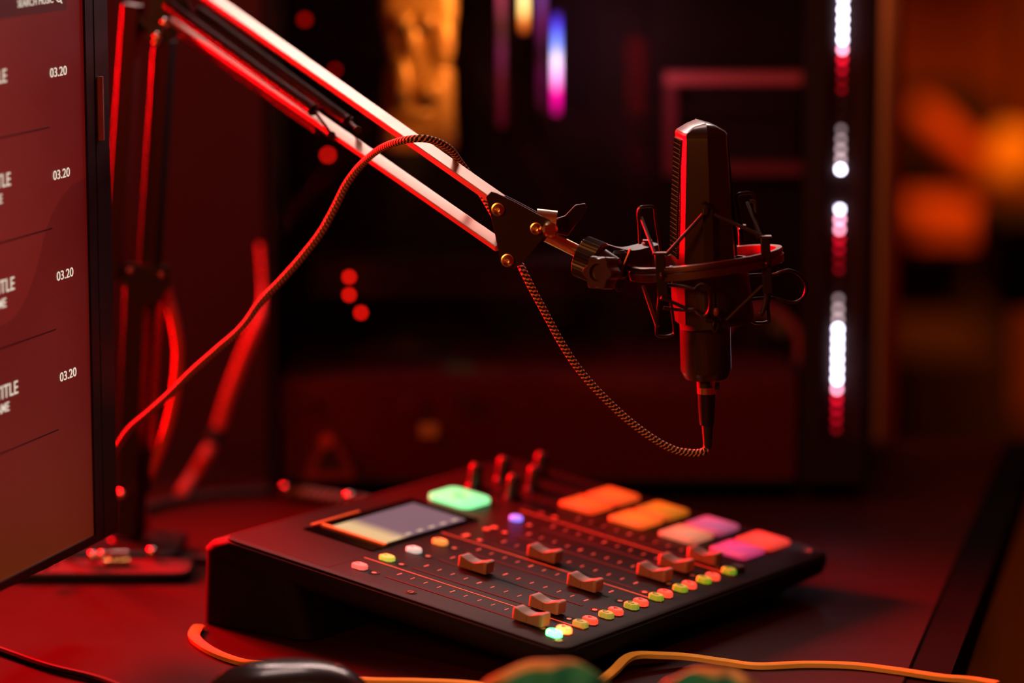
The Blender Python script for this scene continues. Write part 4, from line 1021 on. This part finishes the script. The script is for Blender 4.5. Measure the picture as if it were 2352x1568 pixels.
def pillow(name, label, cpx, cpy, Y, wx, wz, ang, m, thick=.07):
    c = at(cpx, cpy, Y); mb = MB(); rings = []; n = 32
    R = Mx.Rotation(-ang, 3, 'Y')
    for i in range(9):
        t = -1 + 2 * i / 8; k = (1 - abs(t) ** 2.4) ** .5 * .9 + .1; ring = []
        for j in range(n):
            a = 2 * pi * j / n; ca, sa = math.cos(a), math.sin(a)
            ring.append(c + R @ Vc((wx * k * math.copysign(abs(ca) ** .6, ca), thick * t, wz * k * math.copysign(abs(sa) ** .6, sa))))
        rings.append(ring)
    mb.loft(rings); mb.sharp = 80; return tag(mb.build(name, m), label, 'cushion')
pillow('throw_cushion', 'orange cushion leaning diagonally on the far armchair', 2190, 330, SY + .18, .10, .034, -.75, sofa_m)
pillow('throw_cushion', 'brightest yellow-orange cushion at the right edge of the far armchair', 2315, 370, SY + .14, .042, .060, -.35, mat('amber_fabric', (255, 200, 70), .9))
ca = thing('floor_lamp', 'dim orange wall-side floor lamp blurred high in the far room', 'lamp', loc=(fx(2330, 6.3), 6.3, floorz))
MB().lathe([(.12, .0005), (.12, .02), (.02, .03)], (fx(2330, 6.3), 6.3, floorz), (0, 0, 1), 24).build('base', matte, ca)
MB().cyl((fx(2330, 6.3), 6.3, floorz + .02), (fx(2330, 6.3), 6.3, .5), .012).build('pole', matte, ca)
MB().lathe([(.13, 0), (.10, .22), (.098, .22), (.128, .0)], (fx(2330, 6.3), 6.3, .50), (0, 0, 1), 32).build('lamp_shade', mat('lamp_shade_orange', (200, 100, 40), .8, emit=(255, 110, 30), es=.5), ca)
sp_ = thing('speaker_cabinet', 'black box at the right edge of the frame in front of the armchair', 'speaker', loc=(fx(2345, 3.9), 3.9, floorz))
zT = at(2340, 505, 3.9).z; zBt = at(2340, 700, 3.9).z
MB().rbox((fx(2335, 3.9) + .10, 3.95, (zT + zBt) / 2), (.26, .2, zT - zBt), .01).build('cabinet', matte, sp_)
MB().lathe([(.04, 0), (.045, .006), (.02, .010)], (fx(2335, 3.9) + .08, 3.849, (zT + zBt) / 2), Vc((0, -1, 0)), 24).build('driver', rubber, sp_)
MB().cyl((fx(2335, 3.9) + .10, 3.97, floorz + .02), (fx(2335, 3.9) + .10, 3.97, zBt), .018).build('stand_pole', matte, sp_)
MB().lathe([(.11, .0005), (.11, .015), (.03, .022)], (fx(2335, 3.9) + .10, 3.97, floorz), (0, 0, 1), 24).build('stand_base', matte, sp_)
ot = thing('footstool', 'dark red upholstered stool low in the far room beside the tower', 'stool', loc=(fx(2170, 5.0), 5.0, floorz))
zT = at(2200, 760, 5.0).z
MB().rbox((fx(2150, 5.0), 5.05, (zT + floorz + .1) / 2 + .02), (.17, .3, zT - floorz - .14), .05, 5).build('seat', mat('red_upholstery', (42, 6, 5), .9), ot)
for x in (-.06, .06):
    for y in (-.10, .10): MB().cyl((fx(2150, 5.0) + x, 5.05 + y, floorz + .0005), (fx(2150, 5.0) + x, 5.05 + y, floorz + .12), .012).build('leg', matte, ot)

# ================================================================== LIGHTS
def area(name, loc, target, size, col, power, sy=None, spread=None):
    l = bpy.data.lights.new(name, 'AREA'); l.energy = power; l.color = lin(col) if max(col) > 1 else col; l.size = size
    if spread: l.spread = math.radians(spread)
    if sy: l.shape = 'RECTANGLE'; l.size_y = sy
    o = bpy.data.objects.new(name, l); COL.objects.link(o); o.location = loc
    o.rotation_euler = (Vc(target) - Vc(loc)).to_track_quat('-Z', 'Y').to_euler(); return o
area('red_key_light', (-.70, 2.93, .43), (.10, 2.22, .28), .26, (1., .0, .003), 34, .30, 66)
area('red_clamp_fill', (-.72, 2.42, .50), (-.30, 2.72, .04), .2, (1., .0, .0), 2.2)  # added red fill for the arm clamp and desk behind, no real lamp
area('overhead_strip', (-.30, 2.60, 1.15), (.0, 2.25, .28), .60, (1., .72, .64), 3.4, .14)
area('wall_strip', (-.02, 2.96, .70), (.05, 2.2, .25), .75, (1., .74, .66), 5.0, .10)
area('warm_front_light', (-.80, 1.0, .75), (.1, 2.25, .15), .30, (1., .27, .045), 8.5)
fl = bpy.data.lights.new('foreground_fill_spot', 'SPOT'); fl.energy = 20; fl.color = (1., .74, .42); fl.spot_size = math.radians(27); fl.spot_blend = .7; fl.shadow_soft_size = .06  # added spot that brightens the leaves and ribbed cable, no real lamp
fo_ = bpy.data.objects.new('foreground_fill_spot', fl); COL.objects.link(fo_); fo_.location = (.15, 1.25, 1.0)
fo_.rotation_euler = (Vc((.10, 1.98, 0)) - fo_.location).to_track_quat('-Z', 'Y').to_euler()
area('warm_room_light', (1.1, 4.6, 1.3), (.75, 6.2, .2), .5, (1., .24, .012), 44)
sl = bpy.data.lights.new('gold_block_fill_spot', 'SPOT'); sl.energy = 3.0; sl.color = (1., .50, .12); sl.spot_size = math.radians(50); sl.spot_blend = .6; sl.shadow_soft_size = .02  # unseen spot added inside the case to light the gold block
so_ = bpy.data.objects.new('gold_block_fill_spot', sl); COL.objects.link(so_); so_.location = (px_x(1330, 2.75), 2.755, .425)
so_.rotation_euler = (Vc((px_x(960, 2.87), 2.87, .365)) - so_.location).to_track_quat('-Z', 'Y').to_euler()

pl_ = bpy.data.lights.new('tower_pink_fill', 'POINT'); pl_.energy = .17; pl_.color = (1., .30, .42); pl_.shadow_soft_size = .03  # point light added for the drive cage, standing in for memory stick glow
po_ = bpy.data.objects.new('tower_pink_fill', pl_); COL.objects.link(po_); po_.location = (px_x(1390, 2.79), 2.79, .37)

# ================================================================== WORLD, CAMERA
w = bpy.data.worlds.new('world'); SC.world = w; w.use_nodes = True
bg = w.node_tree.nodes['Background']; bg.inputs['Color'].default_value = (1., .02, .015, 1); bg.inputs['Strength'].default_value = .075
cam = bpy.data.cameras.new('camera'); co = bpy.data.objects.new('camera', cam); COL.objects.link(co)
co.location = (0, 0, HC); co.rotation_euler = (pi / 2 - TH, 0, 0)
cam.sensor_width = 36; cam.lens = F / 2352 * 36; cam.clip_start = .05; cam.clip_end = 50
cam.dof.use_dof = True; cam.dof.focus_distance = FOCUS / C_ * .995; cam.dof.aperture_fstop = 2.1
SC.camera = co
SC.view_settings.view_transform = 'Standard'; SC.view_settings.look = 'None'; SC.view_settings.exposure = 0; SC.view_settings.gamma = 1; SC.view_settings.use_curve_mapping = False
